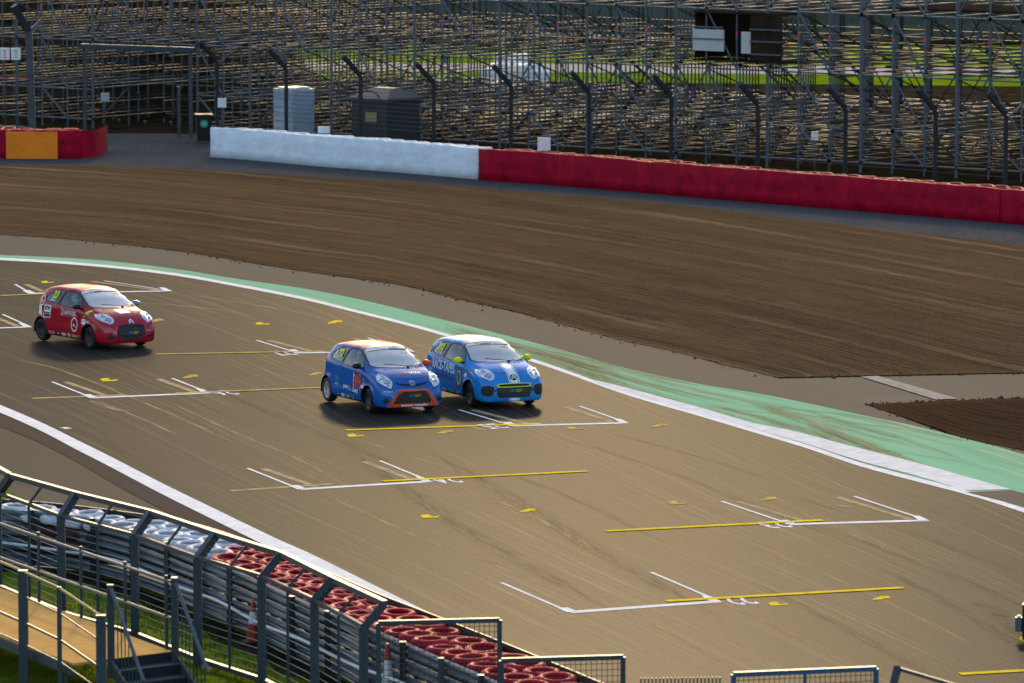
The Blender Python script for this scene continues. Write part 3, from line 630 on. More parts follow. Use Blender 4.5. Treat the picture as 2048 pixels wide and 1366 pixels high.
# dark boards and deck, added to give the shade high on the right end
for a in range(38, 45): beam_part('shade_board', SP(a, 5, 5.3), SP(a + 0.97, 5, 5.3), 3.6, 0.05, M_ply, scaf, up=(eb.x, eb.y, 0))
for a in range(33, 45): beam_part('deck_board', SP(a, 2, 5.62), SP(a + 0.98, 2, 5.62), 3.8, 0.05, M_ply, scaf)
# couplers
for _ in range(500):
    a, b = rng.integers(0, NB + 1), rng.integers(0, 4); z = LV[rng.integers(0, 5)]
    c = SP(a, b, z + rng.normal() * 0.02); mass.box((c.x, c.y - 0.03, c.z), (0.11, 0.09, 0.13))
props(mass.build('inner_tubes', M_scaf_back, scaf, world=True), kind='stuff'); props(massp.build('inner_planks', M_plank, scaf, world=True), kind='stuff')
for a in range(0, NB + 1):
    if a % 3 == 0: continue
    for z in (4.6,) if a % 2 else (4.55,):
        p = SP(a, 0, z)
        if not inview(p): continue
        tube_part('red_band', p, p + Vector((0, 0, 0.14)), 0.042, M_stickr, scaf, 8); tube_part('blue_band', p - Vector((0, 0, 0.15)), p, 0.042, M_stickb, scaf, 8)
# gateway portal
pr = empty('portal_frame', G(171, 262), label='steel portal frame with a dark lintel over the gap in the scaffolding', cat='gateway')
pl, prr = G(170, 262), G(382, 273); hh = 3.15
beam_part('leg', pl, pl + Vector((0, 0, hh)), 0.13, 0.13, M_galv_d, pr); beam_part('leg', prr, prr + Vector((0, 0, hh)), 0.13, 0.13, M_galv_d, pr)
beam_part('lintel', pl + Vector((-0.1, 0, hh + 0.1)), prr + Vector((0.15, 0, hh + 0.12)), 0.2, 0.2, M_fence, pr)
g = G(358, 273); gp = empty('gate_post', g, label='short free-standing grey post just left of the wheelie bin', cat='post')
MB().box((0, 0, 0.93), (0.11, 0.11, 1.86)).build('shaft', M_galv_d, gp); MB().box((0, 0, 1.875), (0.13, 0.13, 0.03)).build('cap', M_galv, gp)
# big Y-topped gate post, rails and two signs at far left
g = G(66, 296); yp = empty('gate_column', g, label='thick grey Y-topped gate column at top left behind the red wall', cat='post')
MB().beam((0, 0, 0), (-0.12, 0, 4.3), 0.26, 0.26).build('column', M_galv_d, yp)
MB().beam((-0.12, 0, 4.25), (-0.62, -0.3, 5.25), 0.2, 0.22).build('cranked_arm', M_post, yp); MB().beam((-0.1, 0, 4.28), (0.35, 0.2, 4.72), 0.1, 0.1).build('stay', M_galv, yp)
MB().tube((0, 0, 0.75), (-2.6, 0, 0.85), 0.035, 8).build('rail', M_galv, yp); MB().tube((-0.05, 0, 1.6), (-2.6, 0, 1.62), 0.05, 8).build('rail', M_galv_d, yp)
MB().tube((-0.08, -0.15, 2.55), (-2.6, -0.15, 2.6), 0.02, 6).build('red_cord', M_stickr, yp)
M_gtxt = mat('green_print', (0.05, 0.3, 0.14), 0.5); M_rtxt = mat('red_print', (0.55, 0.05, 0.06), 0.5)
for (u0, u1), mm, lb in (((2, 21), M_rtxt, 'small white sign with red pictogram hung left of the gate column'), ((24, 43), M_gtxt, 'small white sign with green pictogram hung beside the gate column')):
    r, zb, w, h = board('pictogram_sign', u0, u1, 94, 118, 297, M_sign, lb, post=True)
    mb = MB()
    for x, z, ww, hh_ in ((-0.05, 0.78, 0.45, 0.06), (0.05, 0.66, 0.3, 0.07), (0.02, 0.5, 0.4, 0.05), (0.0, 0.36, 0.25, 0.06), (0.05, 0.2, 0.35, 0.09)): mb.box((x * w, -0.018, zb + z * h), (ww * w, 0.008, hh_ * h))
    mb.build('pictogram', mm, r)
# dark box with pale boards on the scaffold front
bx = empty('camera_box', SP(24, 0, 0), label='dark plywood camera box with two pale boards high on the scaffolding', cat='box')
def fp(u, h): # point on scaffold front under photo column u, at height h
    k = (u - 1024) / FPX; a = (S0.x - k * S0.y * 1.0) / (k * ea.y - ea.x); p = S0 + ea * a; return Vector((p.x, p.y, h))
F0, F1, F2, F3 = fp(1390, 0), fp(1452, 0), fp(1505, 0), fp(1568, 0); off = -eb * 0.12
def wallp(name, p, q, z0, z1, m, o=Vector((0, 0, 0)), t=0.04):
    p = p + o; q = q + o; return beam_part(name, (p.x, p.y, (z0 + z1) / 2), (q.x, q.y, (z0 + z1) / 2), z1 - z0, t, m, bx, up=(eb.x, eb.y, 0))
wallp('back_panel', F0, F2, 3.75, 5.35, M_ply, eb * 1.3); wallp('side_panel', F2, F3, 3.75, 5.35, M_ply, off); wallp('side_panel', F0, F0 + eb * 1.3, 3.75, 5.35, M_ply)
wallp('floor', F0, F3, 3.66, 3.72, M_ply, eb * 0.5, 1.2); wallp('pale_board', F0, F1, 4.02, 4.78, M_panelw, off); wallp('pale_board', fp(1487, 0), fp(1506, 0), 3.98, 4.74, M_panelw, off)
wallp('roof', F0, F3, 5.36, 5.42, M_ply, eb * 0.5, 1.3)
for z in (3.95, 4.4, 4.82): wallp('guard_rail', F2, F3, z, z + 0.05, M_galv, off * 1.6)
for z in (4.42, 4.84): wallp('guard_rail', F0, F1, z, z + 0.05, M_galv, off * 1.6)

# ------------------------------------------------------------------ cabins, bin, bags
g = G(588, 297); loo = empty('portable_toilet', g, R(-48), label='pale grey portable toilet cabin behind the white wall', cat='toilet')
def rbox(c, s, r=0.06, n=4):
    """box with rounded vertical edges"""
    x, y, z = s[0] / 2, s[1] / 2, s[2]; pts = []
    for cx, cy, a0 in ((x - r, y - r, 0), (-x + r, y - r, 90), (-x + r, -y + r, 180), (x - r, -y + r, 270)):
        for i in range(n + 1): a = R(a0 + 90 * i / n); pts.append((c[0] + cx + r * math.cos(a), c[1] + cy + r * math.sin(a)))
    return MB().prism(pts, c[2], c[2] + z)
rbox((0, 0, 0), (1.12, 1.12, 2.12), 0.09).build('body', M_loo, loo); rbox((0, 0, 2.12), (1.14, 1.14, 0.09), 0.12).build('roof', M_loo2, loo); rbox((0, 0, 2.21), (0.9, 0.9, 0.06), 0.12).build('roof_cap', M_loo2, loo)
d = rbox((0, 0, 0), (0.03, 0.74, 1.85), 0.014, 1).build('door', M_loo2, loo); d.location = (-0.575, 0, 0.15); d.rotation_euler = (0, 0, 0)
MB().box((-0.02, 0.3, 0.9), (0.03, 0.05, 0.14)).build('handle', M_blackp, d)
for i in range(6): MB().box((0.0, -0.562, 0.35 + i * 0.27), (0.86, 0.012, 0.16)).build('rib', M_loo2, loo)
for i in range(4): MB().box((-0.595, 0, 1.55 + i * 0.07), (0.012, 0.5, 0.03)).build('vent_slat', M_loo, loo)
g = G(772, 307); hut = empty('security_hut', g, R(-42), label='charcoal security hut with hipped roof behind the white wall', cat='hut')
MB().box((0, 0, 0.98), (1.75, 1.75, 1.96)).build('wall', M_hut, hut)
mb = MB(); a = 0.98; vs = [(-a, -a, 1.965), (a, -a, 1.965), (a, a, 1.965), (-a, a, 1.965), (-a, -a, 2.05), (a, -a, 2.05), (a, a, 2.05), (-a, a, 2.05), (-0.45, -0.2, 2.4), (0.45, -0.2, 2.4), (0.45, 0.2, 2.4), (-0.45, 0.2, 2.4)]
mb.add(vs, [(3, 2, 1, 0), (0, 1, 5, 4), (1, 2, 6, 5), (2, 3, 7, 6), (3, 0, 4, 7), (4, 5, 9, 8), (5, 6, 10, 9), (6, 7, 11, 10), (7, 4, 8, 11), (8, 9, 10, 11)]); mb.build('roof', M_hutroof, hut)
dd = MB().box((-0.885, 0.1, 0.95), (0.025, 0.78, 1.8)).build('door', M_hutroof, hut); MB().box((-0.905, 0.1, 1.35), (0.02, 0.55, 0.6)).build('pane', mat('warm_window', (0.16, 0.11, 0.05), 0.15), dd)
MB().box((0.1, -0.885, 1.38), (0.55, 0.025, 0.34)).build('window', mat('hut_window', (0.30, 0.24, 0.13), 0.2), hut)
MB().box((0.1, -0.895, 1.185), (0.62, 0.05, 0.04)).build('window_sill', M_hutroof, hut)
mb = MB()
for i in range(8):
    a0, a1 = math.pi * i / 8, math.pi * (i + 1) / 8; mb.tube((0.55 * math.cos(a0), -0.9, 2.02 + 0.3 * math.sin(a0)), (0.55 * math.cos(a1), -0.9, 2.02 + 0.3 * math.sin(a1)), 0.03, 5)
mb.build('roof_trim', M_hut, hut)
g = G(407, 284); bn = empty('wheelie_bin', g, R(8), label='black wheelie bin with a round green sticker left of the white wall', cat='bin')
MB().add([(-0.22, -0.22, 0.06), (0.22, -0.22, 0.06), (0.22, 0.22, 0.06), (-0.22, 0.22, 0.06), (-0.29, -0.30, 0.98), (0.29, -0.30, 0.98), (0.29, 0.30, 0.98), (-0.29, 0.30, 0.98)], [(3, 2, 1, 0), (4, 5, 6, 7), (0, 1, 5, 4), (1, 2, 6, 5), (2, 3, 7, 6), (3, 0, 4, 7)]).build('body', M_blackp, bn)
MB().prism([(-0.32, -0.34), (0.32, -0.34), (0.32, 0.34), (-0.32, 0.34)], 0.985, 1.05).build('lid', M_blackp, bn)
for s in (-0.2, 0.2): MB().lathe([(0.02, -0.03), (0.09, -0.03), (0.1, 0), (0.09, 0.03), (0.02, 0.03)], 14, 'X', (s, 0.24, 0.1), True).build('wheel', M_black, bn)
st = MB().lathe([(0.0, 0), (0.15, 0)], 20, 'Y', (0, 0, 0)).build('sticker', M_greens, bn); st.location = (0, -0.292, 0.7); st.rotation_euler = (R(4.8), 0, 0)
MB().box((0, -0.006, 0.03), (0.16, 0.004, 0.02)).build('print', M_sign, st); MB().box((0, -0.006, -0.03), (0.12, 0.004, 0.02)).build('print', M_sign, st)
def bag(u, v, sx, sz, m, label):
    g = G(u, v); bm = bmesh.new(); bmesh.ops.create_cube(bm, size=1); bmesh.ops.subdivide_edges(bm, edges=bm.edges, cuts=3, use_grid_fill=True)
    for w in bm.verts:
        c = w.co; k = max(abs(c.x), abs(c.y), abs(c.z)) / max(c.length, 1e-6); c *= (0.55 + 0.45 * k) ; c.x *= sx * (1 + rng.normal() * 0.03); c.y *= 0.9; c.z = (c.z * 1.15 + 0.5) * sz * (1 + rng.normal() * 0.03)
    o = bm_obj('bulk_bag', bm, m); o.location = (g.x, g.y, 0); o.rotation_euler = (0, 0, rng.random())
    for f in o.data.polygons: f.use_smooth = True
    props(o, label, 'bag', 'bulk bags seen through the scaffolding')
for u, v, sx, sz in ((1000, 172, 0.85, 0.95), (1022, 168, 0.9, 1.05), (1044, 171, 0.85, 0.9), (1064, 174, 0.8, 0.95), (1080, 176, 0.8, 0.75), (985, 176, 0.8, 0.8), (1012, 158, 0.9, 1.0), (1040, 158, 0.9, 1.05)):
    bag(u, v, sx, sz, M_bag, 'white bulk bag in the heap seen through the scaffolding')
for u in (962, 980, 998): bag(u, 184, 0.9, 0.45, M_bagp, 'pinkish low bulk bag in front of the white heap behind scaffolding')
# far sheet fence, panel by panel
fy = G(1024, 78).y; rootf = empty('sheet_fence', (0, fy, 0), label='weathered grey-green sheet fence far behind the scaffolding', cat='fence')
me = MB().box((0, 0, 2.2), (0.62, 0.04, 4.4)).mesh('sheet_panel'); me.materials.append(M_corr)
for i in range(-40, 41): inst('sheet_panel', me, Matrix.Translation((i * 0.66, fy + rng.normal() * 0.03 - i * 0.03, rng.normal() * 0.05)), rootf)
for z in (0.6, 3.2): MB().box((0, fy + 0.12, z), (54, 0.08, 0.1)).build('rail', M_post, rootf, world=True)
# ------------------------------------------------------------------ near side: armco, tyres, fence
ARM = [(-160, 1004), (0, 1015), (110, 1024), (207, 1040), (332, 1080), (447, 1127), (537, 1166), (623, 1205), (753, 1257), (850, 1298), (992, 1358), (1150, 1425)]
ah = 1.06
arm = resample(GP(ARM, ah), 90); arm[:, 2] = 0
aroot = empty('armco_barrier', arm[0], label='grey four-rail crash barrier in front of the painted tyres', cat='barrier')
ta = np.gradient(arm, axis=0); ta /= np.linalg.norm(ta, axis=1)[:, None]; na = np.stack([ta[:, 1], -ta[:, 0], 0 * ta[:, 0]], 1)
if na[45][1] > 0: na = -na       # towards the camera
M_armco = mat('galvanised_rail', (0.085, 0.108, 0.128), 0.5, metal=0.0, spec=0.2, var=0.35, vscale=2.5)
wprof = [(0.0, 0.0), (0.025, 0.02), (0.055, 0.05), (0.055, 0.09), (0.01, 0.125), (0.01, 0.145), (0.055, 0.18), (0.055, 0.22), (0.025, 0.25), (0.0, 0.27)]
for k in range(4):
    z0 = 0.03 + k * 0.26; vs = []
    for i in range(90):
        for o_, z in wprof: p = arm[i] + na[i] * (o_ + 0.004 * math.sin(i * 0.7 + k)); vs.append((p[0], p[1], z0 + z * 0.84))
    n = len(wprof)
    MB().add(vs, [(i * n + j, (i + 1) * n + j, (i + 1) * n + j + 1, i * n + j + 1) for i in range(89) for j in range(n - 1)], True).build('rail', M_armco, aroot, world=True)
La = np.r_[0, np.cumsum(np.linalg.norm(np.diff(arm, axis=0), axis=1))]
s = 0.8
while s < La[-1]:
    p = Vector([np.interp(s, La, arm[:, c]) for c in range(3)]); q = Vector([np.interp(s, La, na[:, c]) for c in range(3)])
    b = p + q * 0.11; beam_part('post', b, b + Vector((0, 0, 1.08)), 0.10, 0.10, M_post if int(s) % 3 else M_galv_d, aroot); s += 1.7
# a white pipe along the middle of the barrier
mb = MB()
for i in range(0, 88, 2):
    a = Vector(arm[i] + na[i] * 0.19); b = Vector(arm[min(i + 2, 89)] + na[min(i + 2, 89)] * 0.19); zz = 0.42 + 0.03 * math.sin(i * 0.4); z2 = 0.42 + 0.03 * math.sin((i + 2) * 0.4)
    mb.tube((a.x, a.y, zz), (b.x, b.y, z2), 0.03, 6, cap=False)
mb.build('white_pipe', M_sign, aroot, world=True)
# painted tyres behind it
BELT = [(-160, 992), (0, 999), (160, 1013), (361, 1042), (484, 1078), (620, 1130), (760, 1190), (882, 1237), (1040, 1300), (1203, 1367), (1320, 1420)]
belt = resample(GP(BELT, 1.02), 90); belt[:, 2] = 0
broot = empty('conveyor_belt', belt[0], label='black rubber belt standing along the track side of the painted tyres', cat='barrier')
tb = np.gradient(belt, axis=0); tb /= np.linalg.norm(tb, axis=1)[:, None]; nb = np.stack([-tb[:, 1], tb[:, 0], 0 * tb[:, 0]], 1)
if nb[45][1] < 0: nb = -nb
vs = []
for i in range(90):
    for o_, z in ((0, 0), (0, 1.03), (0.03, 1.03), (0.03, 0)): p = belt[i] + nb[i] * o_; vs.append((p[0], p[1], z))
MB().add(vs, [(i * 4 + j, (i + 1) * 4 + j, (i + 1) * 4 + (j + 1) % 4, i * 4 + (j + 1) % 4) for i in range(89) for j in range(4)]).build('belt_face', M_black, broot, world=True)
arm_d = arm.copy(); tl = 0.0; spots = []
Lb = np.r_[0, np.cumsum(np.linalg.norm(np.diff(belt, axis=0), axis=1))]
s = 0.3; j = 0
while s < Lb[-1]:
    p = np.array([np.interp(s, Lb, belt[:, c]) for c in range(3)]); q = np.array([np.interp(s, Lb, nb[:, c]) for c in range(3)])
    d = arm[:, :2] - p[:2]; k = np.argmin((d ** 2).sum(1)); wdt = math.sqrt((d[k] ** 2).sum()); nrow = max(1, int((wdt + 0.12) / 0.55))
    for r_ in range(nrow):
        off_ = 0.33 + r_ * 0.545
        t_ = np.array([np.interp(s + 0.31 * (r_ % 2), Lb, belt[:, c]) for c in range(3)])
        spots.append((t_ - q * off_, s)); 
    s += 0.62; j += 1
low = MB(); nred = nwhite = 0
for p, s in spots:
    u = 1024 + FPX * p[0] / p[1]
    white = u < 455 + (1 if rng.random() < 0.5 else -1) * 8
    if not (-40 < u < 1300): continue
    pos = Vector((p[0] + rng.normal() * 0.02, p[1] + rng.normal() * 0.02, 0.90 + rng.normal() * 0.02))
    rot = (Matrix.Rotation(0.05 + rng.normal() * 0.03, 3, 'X') @ Matrix.Rotation(rng.normal() * 0.03, 3, 'Y') @ Matrix.Rotation(rng.random() * 6, 3, 'Z')).to_quaternion()
    k = 1 + rng.normal() * 0.03
    o = inst('stacked_tyre', ME_WT if white else ME_RT, Matrix.LocRotScale(pos, rot, Vector((k, k, 0.95 + rng.normal() * 0.06))))
    if white: props(o, 'white painted tyre topping the barrier stacks beyond the crash barrier', 'tyre', 'white painted tyres of the near barrier')
    else: props(o, 'red painted tyre topping the barrier stacks beyond the crash barrier', 'tyre', 'red painted tyres of the near barrier')
    low.lathe([(0.2, -0.1), (0.26, -0.1), (0.3, -0.05), (0.3, 0.05), (0.26, 0.1), (0.2, 0.1)], 12, 'Z', (p[0], p[1], 0.68)); low.lathe([(0.2, -0.1), (0.26, -0.1), (0.3, -0.05), (0.3, 0.05), (0.26, 0.1), (0.2, 0.1)], 12, 'Z', (p[0], p[1], 0.47))
props(low.build('lower_tyres', mat('grimy_tyre', (0.05, 0.012, 0.014), 0.7), None), 'dark lower tyres hidden inside the barrier stacks', 'tyres', kind='stuff')
# grass between barrier and fence
ZG = -0.008
pg = [Vector(arm[i]) + Vector(na[i]) * -0.2 for i in range(0, 90, 6)]
sheet('grass_verge', pg + [G(1400, 1620), G(-500, 1620), G(-500, 1080)], ZG, M_grass_near, kind='structure')
sheet('grass_tuft_patch', GP([(-60, 960), (8, 976), (45, 1000), (30, 1010), (-60, 1010)]), 0.002, M_grass_near, kind='structure')
# worn earth along the barrier foot
pe = [Vector(arm[i]) + Vector(na[i]) * 0.02 for i in range(0, 90, 4)]; pf = [Vector(arm[i]) + Vector(na[i]) * (0.62 + 0.12 * math.sin(i)) for i in range(0, 90, 4)]
sheet('earth_edge', pe + pf[::-1], ZG + 0.004, M_yard, kind='structure')
# grass blades as one mass
gb = MB(); 
for _ in range(26000):
    i = rng.integers(20, 89); o_ = rng.random() * 6.0 + 0.55; p = arm[i] + na[i] * o_ + ta[i] * rng.random() * 0.4
    h = 0.03 + rng.random() * 0.05; a = rng.random() * 6.28; dx, dy = 0.008 * math.cos(a), 0.008 * math.sin(a); lx, ly = rng.normal() * 0.02, rng.normal() * 0.02
    gb.add([(p[0] - dx, p[1] - dy, ZG), (p[0] + dx, p[1] + dy, ZG), (p[0] + lx, p[1] + ly, ZG + h)], [(0, 1, 2)])
props(gb.build('grass', M_grass_near), 'short green grass growing between the barrier and the near fence', 'grass', kind='stuff')
# near catch fence
HB = 1.8
FP = [(-160, 905), (-5, 985), (122, 1032), (269, 1070), (395, 1115), (523, 1152), (629, 1200), (727, 1253)]
FT = [(-120, 870), (22, 952), (152, 988), (302, 1025), (432, 1068), (563, 1108), (668, 1160), (770, 1207)]
nf = empty('catch_fence', G(395, 1115, HB), label='slate-grey catch fence with cranked tops and wires along the near barrier', cat='fence'); nf.location.z = 0
bpts, tpts = [], []
for (u, v), (u2, v2) in zip(FP, FT):
    b = G(u, v, HB); bpts.append(b)
    n_ = Vector((0.40, 0.92, 0)).normalized(); t = None
    for k in range(60):   # find the arm tip on its own upright plane: leans over the barrier
        q = b + Vector(((u2 - u) / 121.0, 0.55, 0.0)); q.z = HB + 0.30; break
    t = G(u2, v2, HB + 0.36); t = b + (t - b).normalized() * min((t - b).length, 0.9) if (t - b).length > 0.9 else t
    tpts.append(t)
    g = Vector((b.x, b.y, 0)); beam_part('post', g, b, 0.14, 0.14, M_fence, nf); beam_part('cranked_arm', b - Vector((0, 0, 0.03)), t, 0.13, 0.13, M_fence, nf)
for a, b, c, d in zip(bpts[:-1], bpts[1:], tpts[:-1], tpts[1:]):
    beam_part('rail', a, b, 0.06, 0.06, M_fence, nf); beam_part('top_rail', c, d, 0.09, 0.09, M_fence, nf); ga, gb_ = a.copy(), b.copy(); ga.z = gb_.z = 0.1; beam_part('bottom_rail', ga, gb_, 0.08, 0.08, M_fence, nf)
    m0 = (a + b) / 2; m1 = (c + d) / 2; beam_part('mid_stay', m0, m1, 0.035, 0.035, M_fence, nf); beam_part('mid_post', (m0.x, m0.y, 0.1), m0, 0.045, 0.045, M_fence, nf)
for k in range(13):
    mb = MB(); z = 0.22 + k * 0.125
    for a, b in zip(bpts[:-1], bpts[1:]): mb.tube((a.x, a.y, z), (b.x, b.y, z + 0.0), 0.006, 4, cap=False)
    mb.build('wire', M_wire_n, nf, world=True)
for k in range(3):
    mb = MB(); f = (k + 1) / 4
    for a, b, c, d in zip(bpts[:-1], bpts[1:], tpts[:-1], tpts[1:]): mb.tube(a.lerp(c, f), b.lerp(d, f), 0.004, 4, cap=False)
    mb.build('wire', M_wire_n, nf, world=True)
# viewing deck with rails and steps
DH = 0.7
far0, far1 = G(-260, 1080, DH), G(346, 1303, DH); nr1 = G(146, 1327, DH); nr0 = nr1 + (far0 - far1)
dk = empty('viewing_deck', (far1.x, far1.y, 0), label='raised plywood viewing deck with scaffold-tube rails at lower left', cat='platform')
ax = (far1 - far0).normalized(); L = (far1 - far0).length; w_ = (nr1 - far1)
nbd = 9
for i in range(nbd):
    p = far0 + (far1 - far0) * (i / nbd); q = far0 + (far1 - far0) * ((i + 1) / nbd) - ax * 0.012
    MB().add([(*(p + o_).xy, z) for z in (DH - 0.04, DH) for o_ in (Vector((0, 0, 0)),)] + [(*q.xy, DH - 0.04), (*q.xy, DH), (*(q + w_).xy, DH - 0.04), (*(q + w_).xy, DH), (*(p + w_).xy, DH - 0.04), (*(p + w_).xy, DH)], [(1, 3, 5, 7), (6, 4, 2, 0), (0, 2, 3, 1), (2, 4, 5, 3), (4, 6, 7, 5), (6, 0, 1, 7)]).build('deck_board', M_deck, dk, world=True)
for o_ in (Vector((0, 0, 0)), w_):
    beam_part('edge_beam', far0 + o_ - Vector((0, 0, 0.12)), far1 + o_ - Vector((0, 0, 0.12)), 0.06, 0.15, M_galv_d, dk)
for f in (0.0, 0.25, 0.5, 0.75, 0.97):
    for o_ in (w_ * 0.03, w_ * 0.97): p = far0.lerp(far1, f) + o_; beam_part('leg', (p.x, p.y, 0), (p.x, p.y, DH - 0.05), 0.06, 0.06, M_galv_d, dk)
M_tube = mat('scaffold_rail', (0.14, 0.14, 0.13), 0.45, metal=0.0, spec=0.15, var=0.2, vscale=5)
for h in (1.12, 0.53): tube_part('hand_rail', far0 + Vector((0, 0, h)), far1 + Vector((0, 0, h)) - ax * 0.05, 0.026, M_tube, dk, 8)
for u in (-90, -5, 78, 163, 252, 335):
    f = ((G(u, 1176 + (u) * 0.365, DH) - far0).length) / L; p = far0.lerp(far1, min(f, 0.995)); tube_part('rail_post', p, p + Vector((0, 0, 1.2)), 0.028, M_fence, dk, 8)
# near rail: two broad posts, thin posts, rails and wires
near_line = [(G(u, v, DH) + Vector((0, -0.25, 0))) for u, v in ((-60, 1258), (50, 1293), (122, 1318), (205, 1346))]
hts = (2.1, 1.98, 1.9, 1.66)
for i, (p, h) in enumerate(zip(near_line, hts)):
    w = 0.15 if i in (1, 3) else 0.07; beam_part('rail_post', (p.x, p.y, 0), (p.x, p.y, h), w, w, M_fence, dk)
for p, q, h0, h1 in zip(near_line[:-1], near_line[1:], hts[:-1], hts[1:]):
    for k, (d0, r_) in enumerate(((0.02, 0.022), (0.42, 0.014), (0.85, 0.022), (1.2, 0.012))):
        tube_part('hand_rail' if k in (0, 2) else 'rail_wire', (p.x, p.y, h0 - d0), (q.x, q.y, h1 - d0), r_, M_rope if k == 0 else M_tube, dk)
# steps down along the track direction
e0, e1 = far1, G(225, 1318, DH); sx = (e1 - e0); sd = Vector((ax.x, ax.y, 0)).normalized()
for k in range(4):
    z = DH - 0.17 * (k + 1) + 0.02; a = e0 + sd * (0.02 + 0.27 * k); a.z = z
    MB().add([a + Vector((0, 0, -0.04)), a + sx + Vector((0, 0, -0.04)), a + sx + sd * 0.27 + Vector((0, 0, -0.04)), a + sd * 0.27 + Vector((0, 0, -0.04)), a, a + sx, a + sx + sd * 0.27, a + sd * 0.27], [(3, 2, 1, 0), (4, 5, 6, 7), (0, 1, 5, 4), (1, 2, 6, 5), (2, 3, 7, 6), (3, 0, 4, 7)]).build('step', M_galv_d, dk, world=True)
    MB().add([a + Vector((0, 0, 0.0)), a + sx, a + sx + Vector((0, 0, 0.15)), a + Vector((0, 0, 0.15))], [(0, 1, 2, 3)]).build('riser', M_post, dk, world=True)
for o_, nm in ((e0 - sx * 0.03, 0), (e1 + sx * 0.03, 1)):
    t0 = o_ + Vector((0, 0, 0.0)); b0 = o_ + sd * 1.2; b0.z = 0
    beam_part('stringer', o_ - Vector((0, 0, 0.1)), b0 + Vector((0, 0, 0.02)), 0.05, 0.2, M_galv_d, dk)
    beam_part('rail_post', o_ - Vector((0, 0, 0.3)), o_ + Vector((0, 0, 1.2)), 0.16 if nm == 0 else 0.1, 0.1, M_fence, dk); bb = o_ + sd * 1.35; bb.z = 0
    tube_part('stair_rail', o_ + Vector((0, 0, 1.17)), bb + Vector((0, 0, 0.55)), 0.03, M_galv, dk, 8)
    for k in range(1, 9): f = k / 9; p = (o_ + Vector((0, 0, 1.12))).lerp(bb + Vector((0, 0, 0.5)), f); q = (o_ - Vector((0, 0, 0.02))).lerp(Vector((bb.x, bb.y, -0.02)), f); tube_part('baluster', q, p, 0.009, M_fence, dk)
# mesh gates along the bottom edge
def gate(name, u0, v0, u1, v1, H, m, label, mesh=True, mid=False):
    a, b = G(u0, v0, H), G(u1, v1, H); r = empty(name, (a.x, a.y, 0), label=label, cat='gate')
    for p in (a, b): beam_part('upright', (p.x, p.y, 0), p, 0.075, 0.075, m, r)
    beam_part('top_bar', a, b, 0.07, 0.07, m, r); beam_part('bottom_bar', (a.x, a.y, 0.15), (b.x, b.y, 0.15), 0.06, 0.06, m, r)
    if mid: c = (a + b) / 2; beam_part('middle_upright', (c.x, c.y, 0.15), c, 0.05, 0.05, m, r)
    if mesh:
        mb = MB(); n = int((b - a).length / 0.075)
        for i in range(1, n): p = a.lerp(b, i / n); mb.tube((p.x, p.y, 0.15), p, 0.005, 4, cap=False)
        for k in range(1, int(H / 0.09)): z = H - k * 0.09; mb.tube((a.x, a.y, z), (b.x, b.y, z), 0.005, 4, cap=False)
        props(mb.build('wire_mesh', M_wire, r, world=True), kind='stuff')
gate('mesh_gate', 757, 1246, 999, 1240, 2.0, M_fence, 'dark mesh gate at the end of the near catch fence')
gate('mesh_gate', 1003, 1321, 1246, 1314, 2.0, M_fence, 'lower mesh gate right of the first gate at the bottom edge')
gate('mesh_gate', 1467, 1349, 1752, 1337, 2.0, M_bluef, 'wide blue-framed mesh gate at the bottom edge right of centre', mid=True)
a = G(1784, 1351, 2.0); g4 = empty('slanted_fence_post', (a.x, a.y, 0), label='cranked grey fence top poking in at the bottom right edge', cat='post')
MB().beam((0, 0, 0), (0, 0, 1.75), 0.1, 0.1).build('shaft', M_fence, g4); MB().beam((-0.02, 0, 1.7), (0.1, 0.25, 2.08), 0.09, 0.09).build('cranked_arm', M_fence, g4); MB().beam((0.1, 0.25, 2.06), (1.6, -0.9, 1.78), 0.05, 0.05).build('top_rail', M_galv_d, g4)
a, b = G(1282, 1356, 1.6), G(1440, 1354, 1.6); pf_ = empty('palisade', (a.x, a.y, 0), label='row of thin mesh tips just showing at the bottom edge', cat='fence')
for i in range(22): p = a.lerp(b, i / 21); tube_part('picket', (p.x, p.y, 0), p, 0.012, M_wire, pf_)
for z in (0.4, 1.2): tube_part('rail', (a.x, a.y, z), (b.x, b.y, z), 0.018, M_wire, pf_)
# cones
def cone(u, v, h, label, white_top):
    g = G(u, v); r = empty('traffic_cone', g, R(12), label=label, cat='cone')
    MB().box((0, 0, 0.02), (0.36, 0.36, 0.04)).build('base', M_black, r)
    k = lambda z: 0.13 - 0.10 * z / h
    MB().lathe([(k(0), 0.04), (k(h * 0.45), h * 0.45)], 20).build('lower_cone', M_sign if white_top is False else M_cone, r)
    MB().lathe([(k(h * 0.45), h * 0.45), (k(h * 0.72), h * 0.72)], 20).build('sleeve', M_sign, r)
    MB().lathe([(k(h * 0.72), h * 0.72), (k(h), h), (0, h)], 20).build('tip', M_cone, r)
cone(507, 1286, 0.75, 'orange and white cone standing on the grass by the crash barrier', True)
cone(776, 1405, 0.95, 'orange-tipped white cone behind the first mesh gate', False)
# marker light unit at the right frame edge
g = G(2060, 1281); mk = empty('trackside_light', g, R(-10), label='black trackside light unit with grey box cut off by right edge', cat='light unit')
rbox((0.05, 0, 0.03), (0.36, 0.34, 0.6), 0.1).build('housing', M_blackp, mk); rbox((-0.19, -0.02, 0.16), (0.12, 0.16, 0.24), 0.03).build('lamp_box', M_galv, mk); MB().box((-0.19, -0.02, 0.415), (0.06, 0.08, 0.03)).build('lamp', M_sign, mk)
rbox((0.05, 0, -0.01), (0.44, 0.42, 0.045), 0.1).build('base', M_yellow, mk)
